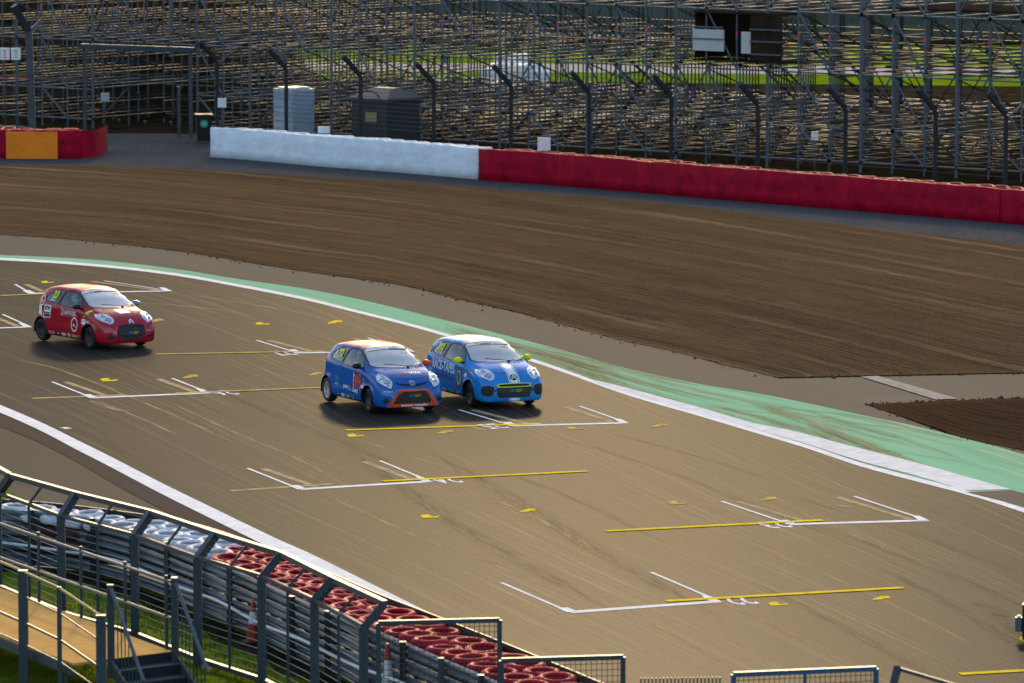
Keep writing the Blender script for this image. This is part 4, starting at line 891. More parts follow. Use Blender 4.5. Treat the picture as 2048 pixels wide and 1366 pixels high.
# ------------------------------------------------------------------ racing hatchbacks
XS = [-1.72, -1.70, -1.62, -1.45, -1.2, -.8, -.3, .1, .45, .75, .9, 1.1, 1.3, 1.5, 1.62, 1.69, 1.72]
TB = dict(
    w=[.45, .60, .70, .77, .80, .815, .815, .815, .815, .815, .815, .812, .808, .79, .745, .675, .55],
    zbot=[.36, .28, .23, .2, .18, .17, .17, .17, .17, .17, .17, .17, .165, .155, .155, .165, .21],
    zb=[.70, .80, .93, .99, 1.0, .975, .945, .925, .91, .89, .88, .86, .82, .74, .66, .585, .54],
    wb=[.42, .56, .665, .735, .765, .785, .79, .795, .795, .79, .785, .77, .75, .72, .68, .615, .50],
    zu=[.72, .84, 1.04, 1.24, 1.32, 1.365, 1.365, 1.325, 1.18, 1.03, .96, .91, .86, .775, .69, .605, .55],
    wu=[.40, .52, .60, .60, .60, .605, .60, .585, .635, .69, .705, .685, .64, .59, .56, .51, .42],
    zt=[.73, .86, 1.10, 1.33, 1.41, 1.445, 1.445, 1.405, 1.26, 1.085, 1.005, .955, .90, .815, .725, .63, .56])
def pchip(x, y, q):
    x = np.array(x, float); y = np.array(y, float); h = np.diff(x); d = np.diff(y) / h; m = np.zeros_like(y)
    for i in range(1, len(x) - 1):
        if d[i - 1] * d[i] > 0: w1, w2 = 2 * h[i] + h[i - 1], h[i] + 2 * h[i - 1]; m[i] = (w1 + w2) / (w1 / d[i - 1] + w2 / d[i])
    m[0], m[-1] = d[0], d[-1]
    i = np.clip(np.searchsorted(x, q) - 1, 0, len(x) - 2); t = (q - x[i]) / h[i]
    return (2 * t ** 3 - 3 * t ** 2 + 1) * y[i] + (t ** 3 - 2 * t ** 2 + t) * h[i] * m[i] + (-2 * t ** 3 + 3 * t ** 2) * y[i + 1] + (t ** 3 - t ** 2) * h[i] * m[i + 1]
def body_bm():
    q = np.unique(np.r_[np.linspace(-1.72, -1.6, 5), np.linspace(-1.6, 1.5, 64), np.linspace(1.5, 1.72, 12)])
    p = {k: pchip(XS, v, q) for k, v in TB.items()}
    rows = []
    for i, x in enumerate(q):
        w, z0, zb, wb, zu, wu, zt = (p[k][i] for k in ('w', 'zbot', 'zb', 'wb', 'zu', 'wu', 'zt'))
        # flared wheel arches
        fl = 0.022 * (math.exp(-((x - 1.0) / 0.34) ** 4) + math.exp(-((x + 1.34) / 0.34) ** 4))
        c = [(0, z0), (w * .6, z0), (w * .86, z0 + .005), (w * .965, z0 + .045), (w + fl * .7, z0 + .16), (w + fl, (z0 + zb) * .47), (w * .992, (z0 + zb) * .62), (w * .985 - 0.004, zb - .10), (wb, zb), (wb + (wu - wb) * .45, zb + (zu - zb) * .53), (wu + .012, zu - .045), (wu - .03, zu + (zt - zu) * .2), (wu * .78, zu + (zt - zu) * .58), (wu * .4, zu + (zt - zu) * .9), (0, zt)]
        c = resample([(0, a, b) for a, b in c], 40)[:, 1:]
        rows.append([(x, -a, b) for a, b in c[::-1]] + [(x, a, b) for a, b in c[1:-1]] )
    bm = bmesh.new(); V = [[bm.verts.new(v) for v in r] for r in rows]; n = len(rows[0])
    for a, b in zip(V[:-1], V[1:]):
        for j in range(n): bm.faces.new((a[j], a[(j + 1) % n], b[(j + 1) % n], b[j]))
    bm.faces.new(V[0][::-1]); bm.faces.new(V[-1])
    bmesh.ops.recalc_face_normals(bm, faces=bm.faces); return bm
def cut(bm, poly, ax, test):
    """split the faces passing test along a convex polygon in the plane of axes ax; returns the faces inside"""
    n = len(poly); area = sum(poly[i][0] * poly[(i + 1) % n][1] - poly[(i + 1) % n][0] * poly[i][1] for i in range(n))
    if area < 0: poly = poly[::-1]
    xs = [p[0] for p in poly]; ys = [p[1] for p in poly]
    bm.normal_update()
    def near(f): 
        for a, lo, hi in ((ax[0], min(xs), max(xs)), (ax[1], min(ys), max(ys))):
            vs = [v.co[a] for v in f.verts]
            if max(vs) < lo - .01 or min(vs) > hi + .01: return False
        return True
    cand = [f for f in bm.faces if test(f) and near(f)]
    for i in range(n):
        a, b = poly[i], poly[(i + 1) % n]; co = [0, 0, 0]; no = [0, 0, 0]
        co[ax[0]], co[ax[1]] = a; no[ax[0]], no[ax[1]] = -(b[1] - a[1]), b[0] - a[0]
        es = {e for f in cand for e in f.edges}; vs = {v for f in cand for v in f.verts}
        r = bmesh.ops.bisect_plane(bm, geom=list(cand) + list(es) + list(vs), plane_co=co, plane_no=no, dist=1e-5)
        fs = {g for g in r['geom'] if isinstance(g, bmesh.types.BMFace)} | {f for f in cand if f.is_valid}
        cand = [f for f in fs if f.is_valid and (Vector(f.calc_center_median()) - Vector(co)).dot(Vector(no)) > 0]
    return cand
def take(bm, faces, name, m, parent, off=0.0, keep=False):
    b2 = bmesh.new(); mp = {}
    for f in faces:
        vs = []
        for v in f.verts:
            if v not in mp: mp[v] = b2.verts.new(v.co + v.normal * off)
            vs.append(mp[v])
        b2.faces.new(vs)
    if not keep: bmesh.ops.delete(bm, geom=faces, context='FACES')
    o = bm_obj(name, b2, m, parent); o.data.polygons.foreach_set('use_smooth', [True] * len(o.data.polygons)); return o
class Proj:
    def __init__(s, o, r, u): s.o = Vector(o); s.r = Vector(r).normalized(); u = Vector(u); s.u = (u - s.r * u.dot(s.r)).normalized(); s.d = -(s.r.cross(s.u))
    def at(s, a, b): return s.o + s.r * a + s.u * b - s.d * 0.9
RIGHT = Proj((0, -.8, 0), (1, 0, 0), (0, 0, 1)); LEFT = Proj((0, .8, 0), (-1, 0, 0), (0, 0, 1)); FRONT = Proj((1.7, 0, 0), (0, 1, 0), (0, 0, 1))
HOOD = Proj((1.15, 0, .95), (0, 1, 0), (-.94, 0, .33)); TOPP = Proj((0, 0, 1.45), (0, 1, 0), (-1, 0, 0)); SCREEN = Proj((.5, 0, 1.22), (0, 1, 0), (-.85, 0, .5))
def project(bm, bvh, pr, off, grid=0.05):
    xs = [v.co.x for v in bm.verts]; ys = [v.co.y for v in bm.verts]
    for ax, lo, hi in ((0, min(xs), max(xs)), (1, min(ys), max(ys))):
        k = math.ceil(lo / grid)
        while k * grid < hi:
            co = [0, 0, 0]; co[ax] = k * grid; no = [0, 0, 0]; no[ax] = 1
            bmesh.ops.bisect_plane(bm, geom=list(bm.faces) + list(bm.edges) + list(bm.verts), plane_co=co, plane_no=no); k += 1
    bad = []
    for v in bm.verts:
        hit, nrm, _, _ = bvh.ray_cast(pr.at(v.co.x, v.co.y), pr.d, 3.0)
        if hit is None: bad.append(v)
        else:
            if nrm.dot(pr.d) > 0: nrm = -nrm
            v.co = hit + nrm * off
    if bad: bmesh.ops.delete(bm, geom=bad, context='VERTS')
    return bm
def poly_bm(*polys):
    bm = bmesh.new()
    for p in polys: bm.faces.new([bm.verts.new((a, b, 0)) for a, b in p])
    return bm
def ring_bm(outer, inner):
    bm = bmesh.new(); n = len(outer); a = [bm.verts.new((*p, 0)) for p in outer]; b = [bm.verts.new((*p, 0)) for p in inner]
    for i in range(n): bm.faces.new((a[i], a[(i + 1) % n], b[(i + 1) % n], b[i]))
    return bm
def ell_pts(cx, cy, rx, ry, n=28, rot=0.0):
    return [(cx + rx * math.cos(t) * math.cos(rot) - ry * math.sin(t) * math.sin(rot), cy + rx * math.cos(t) * math.sin(rot) + ry * math.sin(t) * math.cos(rot)) for t in (2 * math.pi * i / n for i in range(n))]
def grow(poly, k):
    cx = sum(p[0] for p in poly) / len(poly); cy = sum(p[1] for p in poly) / len(poly); out = []
    for x, y in poly:
        d = math.hypot(x - cx, y - cy); out.append((cx + (x - cx) * (d + k) / d, cy + (y - cy) * (d + k) / d))
    return out
def rect(cx, cy, w, h, sk=0.0): return [(cx - w / 2 - sk, cy - h / 2), (cx + w / 2 - sk, cy - h / 2), (cx + w / 2 + sk, cy + h / 2), (cx - w / 2 + sk, cy + h / 2)]
def smooth_poly(pts, n=40):
    P = resample([(a, b, 0) for a, b in list(pts) + [pts[0]]], n + 1)[:-1]; return [(a, b) for a, b, _ in P]

def cpaint(name, c, rough=0.12):
    """solid car paint: colour under a thin gloss layer that strengthens at grazing angles; faint road grime"""
    m = bpy.data.materials.new(name); m.use_nodes = True; nt = m.node_tree; nt.nodes.clear(); N = nt.nodes.new; L = nt.links.new
    o = N('ShaderNodeOutputMaterial'); mx = N('ShaderNodeMixShader'); d = N('ShaderNodeBsdfDiffuse'); g = N('ShaderNodeBsdfGlossy'); g.inputs['Roughness'].default_value = rough; g.inputs['Color'].default_value = (1, 1, 1, 1)
    lw = N('ShaderNodeLayerWeight'); lw.inputs['Blend'].default_value = 0.5
    p = N('ShaderNodeMath'); p.operation = 'POWER'; p.inputs[1].default_value = 4.0; L(lw.outputs['Facing'], p.inputs[0])
    r = N('ShaderNodeMapRange'); r.inputs['To Min'].default_value = 0.05; r.inputs['To Max'].default_value = 0.13; L(p.outputs[0], r.inputs['Value'])
    tc = N('ShaderNodeTexCoord'); n = N('ShaderNodeTexNoise'); n.inputs['Scale'].default_value = 3.0; n.inputs['Detail'].default_value = 6; L(tc.outputs['Object'], n.inputs['Vector'])
    q = N('ShaderNodeMix'); q.data_type = 'RGBA'; q.inputs[6].default_value = (*c, 1); q.inputs[7].default_value = (*[x * .7 + .02 for x in c], 1)
    rn = N('ShaderNodeMapRange'); rn.inputs['From Min'].default_value = 0.45; rn.inputs['From Max'].default_value = 0.75; L(n.outputs['Fac'], rn.inputs['Value']); L(rn.outputs[0], q.inputs[0]); L(q.outputs[2], d.inputs['Color'])
    L(r.outputs[0], mx.inputs[0]); L(d.outputs[0], mx.inputs[1]); L(g.outputs[0], mx.inputs[2]); L(mx.outputs[0], o.inputs['Surface']); return m
def glass_mat(name, tint, refl=0.10, film_or_glare=0.0):
    m = bpy.data.materials.new(name); m.use_nodes = True; nt = m.node_tree; nt.nodes.clear(); N = nt.nodes.new
    o = N('ShaderNodeOutputMaterial'); mx = N('ShaderNodeMixShader'); t = N('ShaderNodeBsdfTransparent'); g = N('ShaderNodeBsdfGlossy'); lw = N('ShaderNodeFresnel'); lw.inputs['IOR'].default_value = 1.5
    t.inputs['Color'].default_value = (*tint, 1); g.inputs['Roughness'].default_value = 0.03; g.inputs['Color'].default_value = (1, 1, 1, 1)
    ad = N('ShaderNodeMath'); ad.operation = 'ADD'; ad.use_clamp = True; ad.inputs[1].default_value = refl; nt.links.new(lw.outputs[0], ad.inputs[0]); nt.links.new(ad.outputs[0], mx.inputs[0])
    df = N('ShaderNodeBsdfDiffuse'); df.inputs['Color'].default_value = (.72, .71, .62, 1); m2 = N('ShaderNodeMixShader'); m2.inputs[0].default_value = film_or_glare; nt.links.new(t.outputs[0], m2.inputs[1]); nt.links.new(df.outputs[0], m2.inputs[2]); nt.links.new(m2.outputs[0], mx.inputs[1]); nt.links.new(g.outputs[0], mx.inputs[2]); nt.links.new(mx.outputs[0], o.inputs['Surface']); return m  # cream diffuse share paints the bright sky reflection into the glass
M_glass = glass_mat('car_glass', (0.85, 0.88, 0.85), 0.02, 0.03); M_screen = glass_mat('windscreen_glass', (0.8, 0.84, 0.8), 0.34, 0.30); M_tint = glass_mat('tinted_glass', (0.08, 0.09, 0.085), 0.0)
M_seal = mat('black_trim', (0.012, 0.012, 0.013), 0.45); M_chrome = mat('lamp_chrome', (0.72, 0.75, 0.78), 0.18, metal=0.8); M_lens = mat('lamp_lens', (0.66, 0.72, 0.76), 0.12, coat=1.0, var=0.15, vscale=9)
M_bulb = mat('lamp_bowl', (0.38, 0.43, 0.48), 0.12, metal=0.4); M_rimd = mat('dark_alloy', (0.055, 0.058, 0.062), 0.4, metal=0.5); M_rims = mat('silver_alloy', (0.52, 0.54, 0.56), 0.35, metal=0.6)
M_tyre = mat('car_tyre', (0.016, 0.0155, 0.015), 0.75, var=0.3, vscale=12, bump=0.3, bscale=60)
D_white = mat('decal_white', (0.88, 0.88, 0.88), 0.4, spec=0.08); D_lime = mat('decal_lime', (0.72, 0.85, 0.0), 0.45, spec=0.08); D_black = mat('decal_black', (0.015, 0.015, 0.015), 0.4, spec=0.08); D_red = mat('decal_red', (0.55, 0.03, 0.04), 0.4, spec=0.08)
D_orange = mat('decal_orange', (0.85, 0.10, 0.015), 0.4, spec=0.08); D_mag = mat('decal_magenta', (0.32, 0.02, 0.13), 0.4, spec=0.08); D_teal = mat('decal_teal', (0.05, 0.45, 0.5), 0.4, spec=0.08); D_blue = mat('decal_blue', (0.02, 0.26, 0.65), 0.4, spec=0.08)
D_yel = mat('decal_yellow', (0.78, 0.62, 0.03), 0.4, spec=0.08); D_grey = mat('decal_grey', (0.32, 0.35, 0.40), 0.4, spec=0.08); D_pink = mat('decal_pink', (0.62, 0.36, 0.38), 0.4, spec=0.08); D_bgrey = mat('decal_blue_grey', (0.22, 0.30, 0.42), 0.4, spec=0.08)

DOORWIN = [(.66, .965), (.60, 1.03), (.38, 1.20), (.18, 1.285), (-.02, 1.325), (-.22, 1.335), (-.30, 1.325), (-.36, 1.30), (-.475, .995), (.0, .965)]
QTRWIN = [(-.55, 1.01), (-.43, 1.30), (-.47, 1.325), (-.62, 1.325), (-.85, 1.30), (-1.03, 1.24), (-1.15, 1.15), (-1.18, 1.09), (-1.13, 1.045), (-.95, 1.025)]
SCRN = [(.915, -.25), (.93, 0), (.915, .25), (.86, .52), (.80, .615), (.74, .645), (.22, .56), (.15, .52), (.12, .30), (.115, 0), (.12, -.30), (.15, -.52), (.22, -.56), (.74, -.645), (.80, -.615), (.86, -.52)]

def wheel(root, x, y, m_rim, steer=0.0, style=10):
    s = -1 if y < 0 else 1; Rw, wd = .283, .19; hw = wd / 2
    w = MB().lathe([(.185, -hw * .8), (.2, -hw), (.25, -hw), (Rw - .012, -hw * .75), (Rw, -hw * .4), (Rw, hw * .4), (Rw - .012, hw * .75), (.25, hw), (.2, hw), (.185, hw * .8)], 32, 'Y', close=True).build('wheel', M_tyre, root)
    w.location = (x, y, Rw); w.rotation_euler = (0, rng.random(), steer)
    o_ = s * hw; mb = MB()
    mb.lathe([(.19, o_ * .85), (.178, o_ * .9), (.165, o_ * .55), (.165, -o_ * .6)], 28, 'Y')
    mb.lathe([(.0, o_ * .62), (.035, o_ * .62), (.045, o_ * .4)], 14, 'Y')
    for k in range(style):
        a = 2 * math.pi * k / style; mb.beam((.03 * math.cos(a), o_ * .5, .03 * math.sin(a)), (.172 * math.cos(a), o_ * .68, .172 * math.sin(a)), .022, .03, up=(0, 1, 0))
    mb.lathe([(.0, -o_ * .1), (.16, -o_ * .1)], 20, 'Y')
    mb.build('rim', m_rim, w); return w
def mirror(root, s, m):
    bm = bmesh.new(); bmesh.ops.create_uvsphere(bm, u_segments=16, v_segments=10, radius=1)
    for v in bm.verts:
        c = v.co; f = 1.0 if c.x > 0 else 0.55; v.co = (c.x * .075 * f, c.y * .115, c.z * .072 * (1 - 0.15 * c.y * s))
    o = bm_obj('mirror', bm, m, root); o.location = (.53, s * .875, 1.02); o.rotation_euler = (0, 0, s * -.15)
    for f in o.data.polygons: f.use_smooth = True
    MB().beam((.0, -s * .02, -.03), (.03, -s * .16, -.075), .06, .04).build('arm', M_seal, o)
def make_car(loc, heading, roll, label, spec):
    root = empty('race_car', loc, 0, label=label, cat='car', group='racing hatchbacks on the track'); root.rotation_euler = (R(roll), R(spec.get('pitch', -0.08)), heading)
    bm = body_bm(); bvh = BVHTree.FromBMesh(bm); root_parts = {}
    mp = cpaint(spec['name'] + '_paint', spec['paint'])
    side_r = lambda f: f.normal.y < -.25; side_l = lambda f: f.normal.y > .25
    bm.normal_update()
    for s, tst in ((-1, side_r), (1, side_l)):
        for poly, nm, gm in ((DOORWIN, 'door_window', M_glass), (QTRWIN, 'quarter_window', spec.get('qtr', M_glass))):
            fs = cut(bm, poly, (0, 2), lambda f: tst(f) and f.calc_center_median().z > .9); take(bm, fs, nm, gm, root, -.008)
            bm_obj('window_seal', project(ring_bm(*[[(-s * a, b) for a, b in q] for q in (grow(poly, .026), grow(poly, -.006))]), bvh, RIGHT if s < 0 else LEFT, .004) if s > 0 else project(ring_bm(grow(poly, .026), grow(poly, -.006)), bvh, RIGHT, .004), spec.get('seal', M_seal), root)
        for wx in (1.0, -1.34):
            arch = [(wx + .335 * math.cos(t), .29 + .335 * math.sin(t)) for t in np.linspace(0, math.pi, 15)] + [(wx - .33, .05), (wx + .33, .05)]
            fs = cut(bm, arch, (0, 2), lambda f: f.calc_center_median().y * s > .55); bmesh.ops.delete(bm, geom=fs, context='FACES')
            mb = MB(); prof = [(wx + .345 * math.cos(t), .29 + .345 * math.sin(t)) for t in np.linspace(-.25, math.pi + .25, 15)]
            vs = [(a, s * y, b) for a, b in prof for y in (.79, .5)]; mb.add(vs, [(2 * i, 2 * i + 2, 2 * i + 3, 2 * i + 1) for i in range(14)], True); mb.add([(a, s * .5, b) for a, b in prof], [tuple(range(15))])
            mb.build('wheel_well', M_seal, root)
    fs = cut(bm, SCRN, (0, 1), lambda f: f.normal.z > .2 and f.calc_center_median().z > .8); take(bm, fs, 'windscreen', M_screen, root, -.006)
    bm_obj('windscreen_seal', project(ring_bm([(b, -a) for a, b in grow(SCRN, .022)], [(b, -a) for a, b in grow(SCRN, -.012)]), bvh, Proj((0, 0, 1.45), (0, 1, 0), (-1, 0, 0)), .004), M_seal, root)
    if 'roof' in spec:
        roof = [(.09, -.3), (.1, 0), (.09, .3), (.06, .5), (-.2, .56), (-.8, .575), (-1.2, .56), (-1.42, .5), (-1.42, -.5), (-1.2, -.56), (-.8, -.575), (-.2, -.56), (.06, -.5)]
        fs = cut(bm, roof, (0, 1), lambda f: f.normal.z > .5 and f.calc_center_median().z > 1.2); take(bm, fs, 'roof', cpaint(spec['name'] + '_roof', spec['roof']), root)
    o = bm_obj('body', bm, mp, root); o.data.polygons.foreach_set('use_smooth', [True] * len(o.data.polygons))
    def dec(name, b, pr, m, lvl=1, parent=None): return bm_obj(name, project(b, bvh, pr, .004 + .003 * lvl), m, parent or root)
    def txt(s, cx, cy, w, h, pr, m, lvl=2, name='lettering', rot=0.0, shear=0.0, bold=0.0, parent=None, slant=0.0):
        b = text_bm(s, shear, bold)
        for v in b.verts: x, y = v.co.x * w, v.co.y * h; v.co = (cx + x * math.cos(rot) - y * math.sin(rot), cy + x * math.sin(rot) + y * math.cos(rot) + slant * x, 0)
        return dec(name, b, pr, m, lvl, parent)
    # shut lines
    for s, pr in ((-1, RIGHT), (1, LEFT)):
        k = -s
        line = [(.70, .93), (.72, .7), (.68, .42), (.60, .235), (-.30, .235), (-.42, .45), (-.50, .75), (-.50, .98)]
        b = bmesh.new()
        for (x0, y0), (x1, y1) in zip(line[:-1], line[1:]):
            d = Vector((x1 - x0, y1 - y0)); d.normalize(); nn = Vector((-d.y, d.x)) * .008
            b.faces.new([b.verts.new((k * x + (nx * k), y + ny, 0)) for x, y, nx, ny in ((x0, y0, nn.x, nn.y), (x1, y1, nn.x, nn.y), (x1, y1, -nn.x, -nn.y), (x0, y0, -nn.x, -nn.y))])
        dec('door_gap', b, pr, M_seal, 0)
        dec('door_handle', poly_bm([(k * a, b_) for a, b_ in smooth_poly(ell_pts(-.40, .86, .045, .038, 10), 16)]), pr, spec.get('handle', M_seal), 1)
        mirror(root, s, spec['mirr'][0 if s < 0 else 1])
        dec('sill_trim', poly_bm([(k * a, b_) for a, b_ in [(-.9, .195), (.62, .195), (.62, .215), (-.9, .215)]]), pr, M_seal, 0)
    b = bmesh.new(); hl = spec.get('hoodline', [(-.70, .02), (-.62, -.2), (-.45, -.33), (-.25, -.40), (0, -.43), (.25, -.40), (.45, -.33), (.62, -.2), (.70, .02)])
    for (x0, y0), (x1, y1) in zip(hl[:-1], hl[1:]): b.faces.new([b.verts.new((x, y, 0)) for x, y in ((x0, y0 - .008), (x1, y1 - .008), (x1, y1 + .008), (x0, y0 + .008))])
    dec('bonnet_gap', b, HOOD, M_seal, 0)
    for y in (-.33, .33): dec('bonnet_pin', poly_bm(ell_pts(y, -.24, .035, .012, 12)), HOOD, M_seal, 1)
    # wipers
    p = [Vector((.945, .06, 1.0)), Vector((.93, .10, 1.03))]
    wp = MB().tube((.955, .22, 1.015), (.86, -.34, 1.075), .008, 5).build('wiper', M_seal, root); MB().tube((.955, .23, 1.012), (.84, .58, 1.06), .008, 5).build('wiper', M_seal, root)
    MB().lathe([(0, 0), (.03, 0), (.025, .03), (0, .035)], 12, 'Z', (.95, .22, .995)).build('wiper_hub', M_seal, root)
    # wheels
    for wx, y, st in ((1.0, -.70, spec.get('steer', -.1)), (1.0, .70, spec.get('steer', -.1)), (-1.34, -.70, 0), (-1.34, .70, 0)): wheel(root, wx, y, spec['rims'][0 if wx > 0 else 1], st, spec.get('spokes', 10))
    # headlights
    for s in (-1, 1):
        I, O_ = Vector(spec['hl'][0]), Vector(spec['hl'][1]); I.y *= -s * -1; O_.y *= -s * -1
        I.y = abs(I.y) * s; O_.y = abs(O_.y) * s
        r = (O_ - I); ln = r.length; n = Vector((.62, .5 * s, .6)); c = (I + O_) / 2; rr = r.normalized(); n = (n - rr * n.dot(rr)).normalized(); up = n.cross(rr) if s > 0 else rr.cross(n)
        if up.z < 0: up = -up
        pr = Proj(c, rr, up)
        if pr.d.dot(n) > 0: pr = Proj(c, -rr, up); flip = -1
        else: flip = 1
        shp = [(flip * a * ln / 2, b) for a, b in spec['hlshape']]
        if flip < 0: shp = shp[::-1]
        shp = smooth_poly(shp, 36)
        h = dec('headlight', poly_bm(grow(shp, .014)), pr, M_seal if spec.get('hlblack') else M_chrome, 0)
        dec('lens', poly_bm(shp), pr, M_lens, 1, h)
        for (a, b_, ra) in spec['bulbs']:
            dec('lamp', poly_bm(ell_pts(flip * a * ln / 2, b_, ra * 1.15, ra, 20)), pr, M_bulb, 2, h); dec('bulb', poly_bm(ell_pts(flip * a * ln / 2 + .012, b_ + .012, ra * .55, ra * .5, 14)), pr, M_chrome, 3, h)
    spec['front'](dec, txt, root, bvh)
    spec['side'](dec, txt, root)
    # interior: floor pan, dash, seat, cage, wheel
    MB().box((-.2, 0, .24), (2.3, 1.3, .04)).build('floor_pan', M_seal, root); MB().box((.75, 0, .82), (.22, 1.36, .18)).build('dashboard', M_seal, root)
    mb = MB(); mb.box((-.22, -.34, .42), (.5, .46, .12)); st = mb.build('seat', M_blackp, root)
    MB().add([(-.42, -.56, .4), (-.42, -.12, .4), (-.52, -.16, 1.06), (-.52, -.52, 1.06), (-.54, -.58, .4), (-.54, -.10, .4), (-.64, -.14, 1.08), (-.64, -.54, 1.08)], [(0, 1, 2, 3), (7, 6, 5, 4), (0, 4, 5, 1), (1, 5, 6, 2), (2, 6, 7, 3), (3, 7, 4, 0)]).build('backrest', M_blackp, st)
    for s in (-1, 1): MB().box((-.56, -.34 + s * .2, .98), (.2, .06, .24)).build('head_bolster', M_blackp, st)
    M_cage = spec.get('cage', M_galv)
    for a, b_ in (((-.62, -.6, .3), (-.62, -.54, 1.33)), ((-.62, .6, .3), (-.62, .54, 1.33)), ((-.62, -.54, 1.33), (-.62, .54, 1.33)), ((-.62, -.54, 1.33), (.12, -.52, 1.32)), ((-.62, .54, 1.33), (.12, .52, 1.32)), ((.12, -.52, 1.32), (.78, -.64, .95)), ((.12, .52, 1.32), (.78, .64, .95)), ((-.62, -.54, 1.3), (-.62, .58, .5)), ((-.62, -.54, 1.3), (-1.35, -.5, .7)), ((-.62, .54, 1.3), (-1.35, .5, .7))):
        tube_local(root, 'cage_tube', a, b_, .02, M_cage)
    sw = MB().lathe([(.16, -.012), (.175, 0), (.16, .012), (.148, 0)], 20, 'X', close=True).build('steering_wheel', M_seal, root); sw.location = (.44, -.34, .86); sw.rotation_euler = (0, R(-22), 0)
    return root
def tube_local(root, name, a, b, r, m):
    o = MB().tube(a, b, r, 7).build(name, m, root); return o

def driver(car, label, suit, helm, visor, extra=None):
    """seated driver: one skinned body, gloves and helmet as children; sits in the right-hand seat"""
    r = empty('person', (0, 0, 0), label=label, cat='person', group='drivers in the racing hatchbacks')
    Mx = basis(car); r.matrix_basis = Mx @ Matrix.Translation((-.28, -.34, .50))
    v = [(0, 0, 0), (-.06, 0, .22), (-.10, 0, .42), (-.10, 0, .52), (-.09, -.19, .43), (.10, -.25, .26), (.36, -.19, .32), (.44, -.15, .36), (-.09, .19, .43), (.10, .25, .26), (.36, .19, .32), (.44, .15, .36), (.06, -.10, 0), (.44, -.13, .10), (.74, -.12, -.16), (.84, -.12, -.14), (.06, .10, 0), (.44, .13, .10), (.74, .12, -.16), (.84, .12, -.14)]
    e = [(0, 1), (1, 2), (2, 3), (2, 4), (4, 5), (5, 6), (6, 7), (2, 8), (8, 9), (9, 10), (10, 11), (0, 12), (12, 13), (13, 14), (14, 15), (0, 16), (16, 17), (17, 18), (18, 19)]
    rad = [.14, .145, .13, .065, .075, .055, .04, .042, .075, .055, .04, .042, .09, .07, .05, .045, .09, .07, .05, .045]
    me = bpy.data.meshes.new('body'); me.from_pydata(v, e, []); o = bpy.data.objects.new('racing_suit', me); COL.objects.link(o); o.parent = r; me.materials.append(suit)
    sk = o.modifiers.new('skin', 'SKIN'); me.skin_vertices.new() if not me.skin_vertices else None
    for i, x in enumerate(rad): me.skin_vertices[0].data[i].radius = (x, x); me.skin_vertices[0].data[i].use_root = i == 0
    o.modifiers.new('sub', 'SUBSURF').levels = 1; o.modifiers['sub'].render_levels = 1
    for s in (-1, 1):
        g = MB(); wv = Vector((.44, s * .15, .36)); g.box((wv.x + .02, wv.y, wv.z), (.05, .035, .085))
        for i in range(4): k = Vector((wv.x + .045, wv.y, wv.z - .032 + i * .022)); g.tube(k, k + Vector((.028 - .004 * abs(i - 1), -s * .006, 0)), .010, 6); g.tube(k + Vector((.028, -s * .006, 0)), k + Vector((.03, -s * .04, 0)), .009, 6)
        g.tube(wv + Vector((.01, 0, .04)), wv + Vector((.035, -s * .035, .055)), .011, 6); g.build('glove', M_black, r)
    bm = bmesh.new(); bmesh.ops.create_uvsphere(bm, u_segments=24, v_segments=16, radius=1); hc = Vector((-.07, 0, .655))
    for w in bm.verts:
        c = w.co.copy(); chin = max(0, c.x) * max(0, -c.z); w.co = hc + Vector((c.x * .155 + chin * .035, c.y * .125, c.z * (.145 if c.z > 0 else .155)))
    cen = lambda f: f.calc_center_median() - hc
    vis = [f for f in bm.faces if cen(f).x > .035 and -.035 < cen(f).z < .055]
    b2 = take(bm, vis, 'visor', visor, r, -.003); hm = bm_obj('helmet', bm, helm, r)
    for f in hm.data.polygons: f.use_smooth = True
    b2.parent = hm
    if extra:
        MB().lathe([(.128, .05), (.105, .10)], 24, 'Z', (hc.x, 0, hc.z)).build('stripe', extra, hm).scale = (1, 1, 1)
    MB().box((-.02, 0, .30), (.16, .30, .035)).build('harness', M_stickr, r)
    return r
def sw_logo(txt, dec, cy, cx=0.04, k=1.0):
    txt('SW', cx - .09 * k, cy, .13 * k, .075 * k, FRONT, D_blue, 4, shear=.3, bold=.03); txt('MOTOR', cx + .07 * k, cy + .02 * k, .15 * k, .032 * k, FRONT, D_yel, 4, shear=.3, bold=.02); txt('SPORT', cx + .06 * k, cy - .02 * k, .15 * k, .032 * k, FRONT, D_yel, 4, shear=.3, bold=.02)
def stickers(dec, xs):
    for x, w, h, m in xs: s_ = dec('sill_sticker', poly_bm(rect(x, .265, w, h)), RIGHT, m, 1); dec('print', poly_bm(rect(x, .268, w * .7, h * .3)), RIGHT, D_black if m is not D_black else D_white, 2, s_)
def chevrons(dec, cx, cy, k, pr, m, lvl=3):
    for dy in (0, -.035):
        dec('badge_chevron', poly_bm([(cx - .055 * k, cy + (dy - .02) * k), (cx, cy + (dy + .025) * k), (cx, cy + (dy + .045) * k), (cx - .055 * k, cy + dy * k)], [(cx + .055 * k, cy + (dy - .02) * k), (cx + .055 * k, cy + dy * k), (cx, cy + (dy + .045) * k), (cx, cy + (dy + .025) * k)]), pr, m, lvl)
def banner(dec, txt, left, right, word):
    pass
def hgrille(root, y0, y1, z0, z1, bvh, n=6):
    for i in range(n):
        z = z0 + (z1 - z0) * (i + .5) / n; b = poly_bm(rect((y0 + y1) / 2, z, (y1 - y0) * (.94 - .02 * abs(i - n / 2)), .012)); bm_obj('grille_slat', project(b, bvh, FRONT, .016), M_rimd, root)

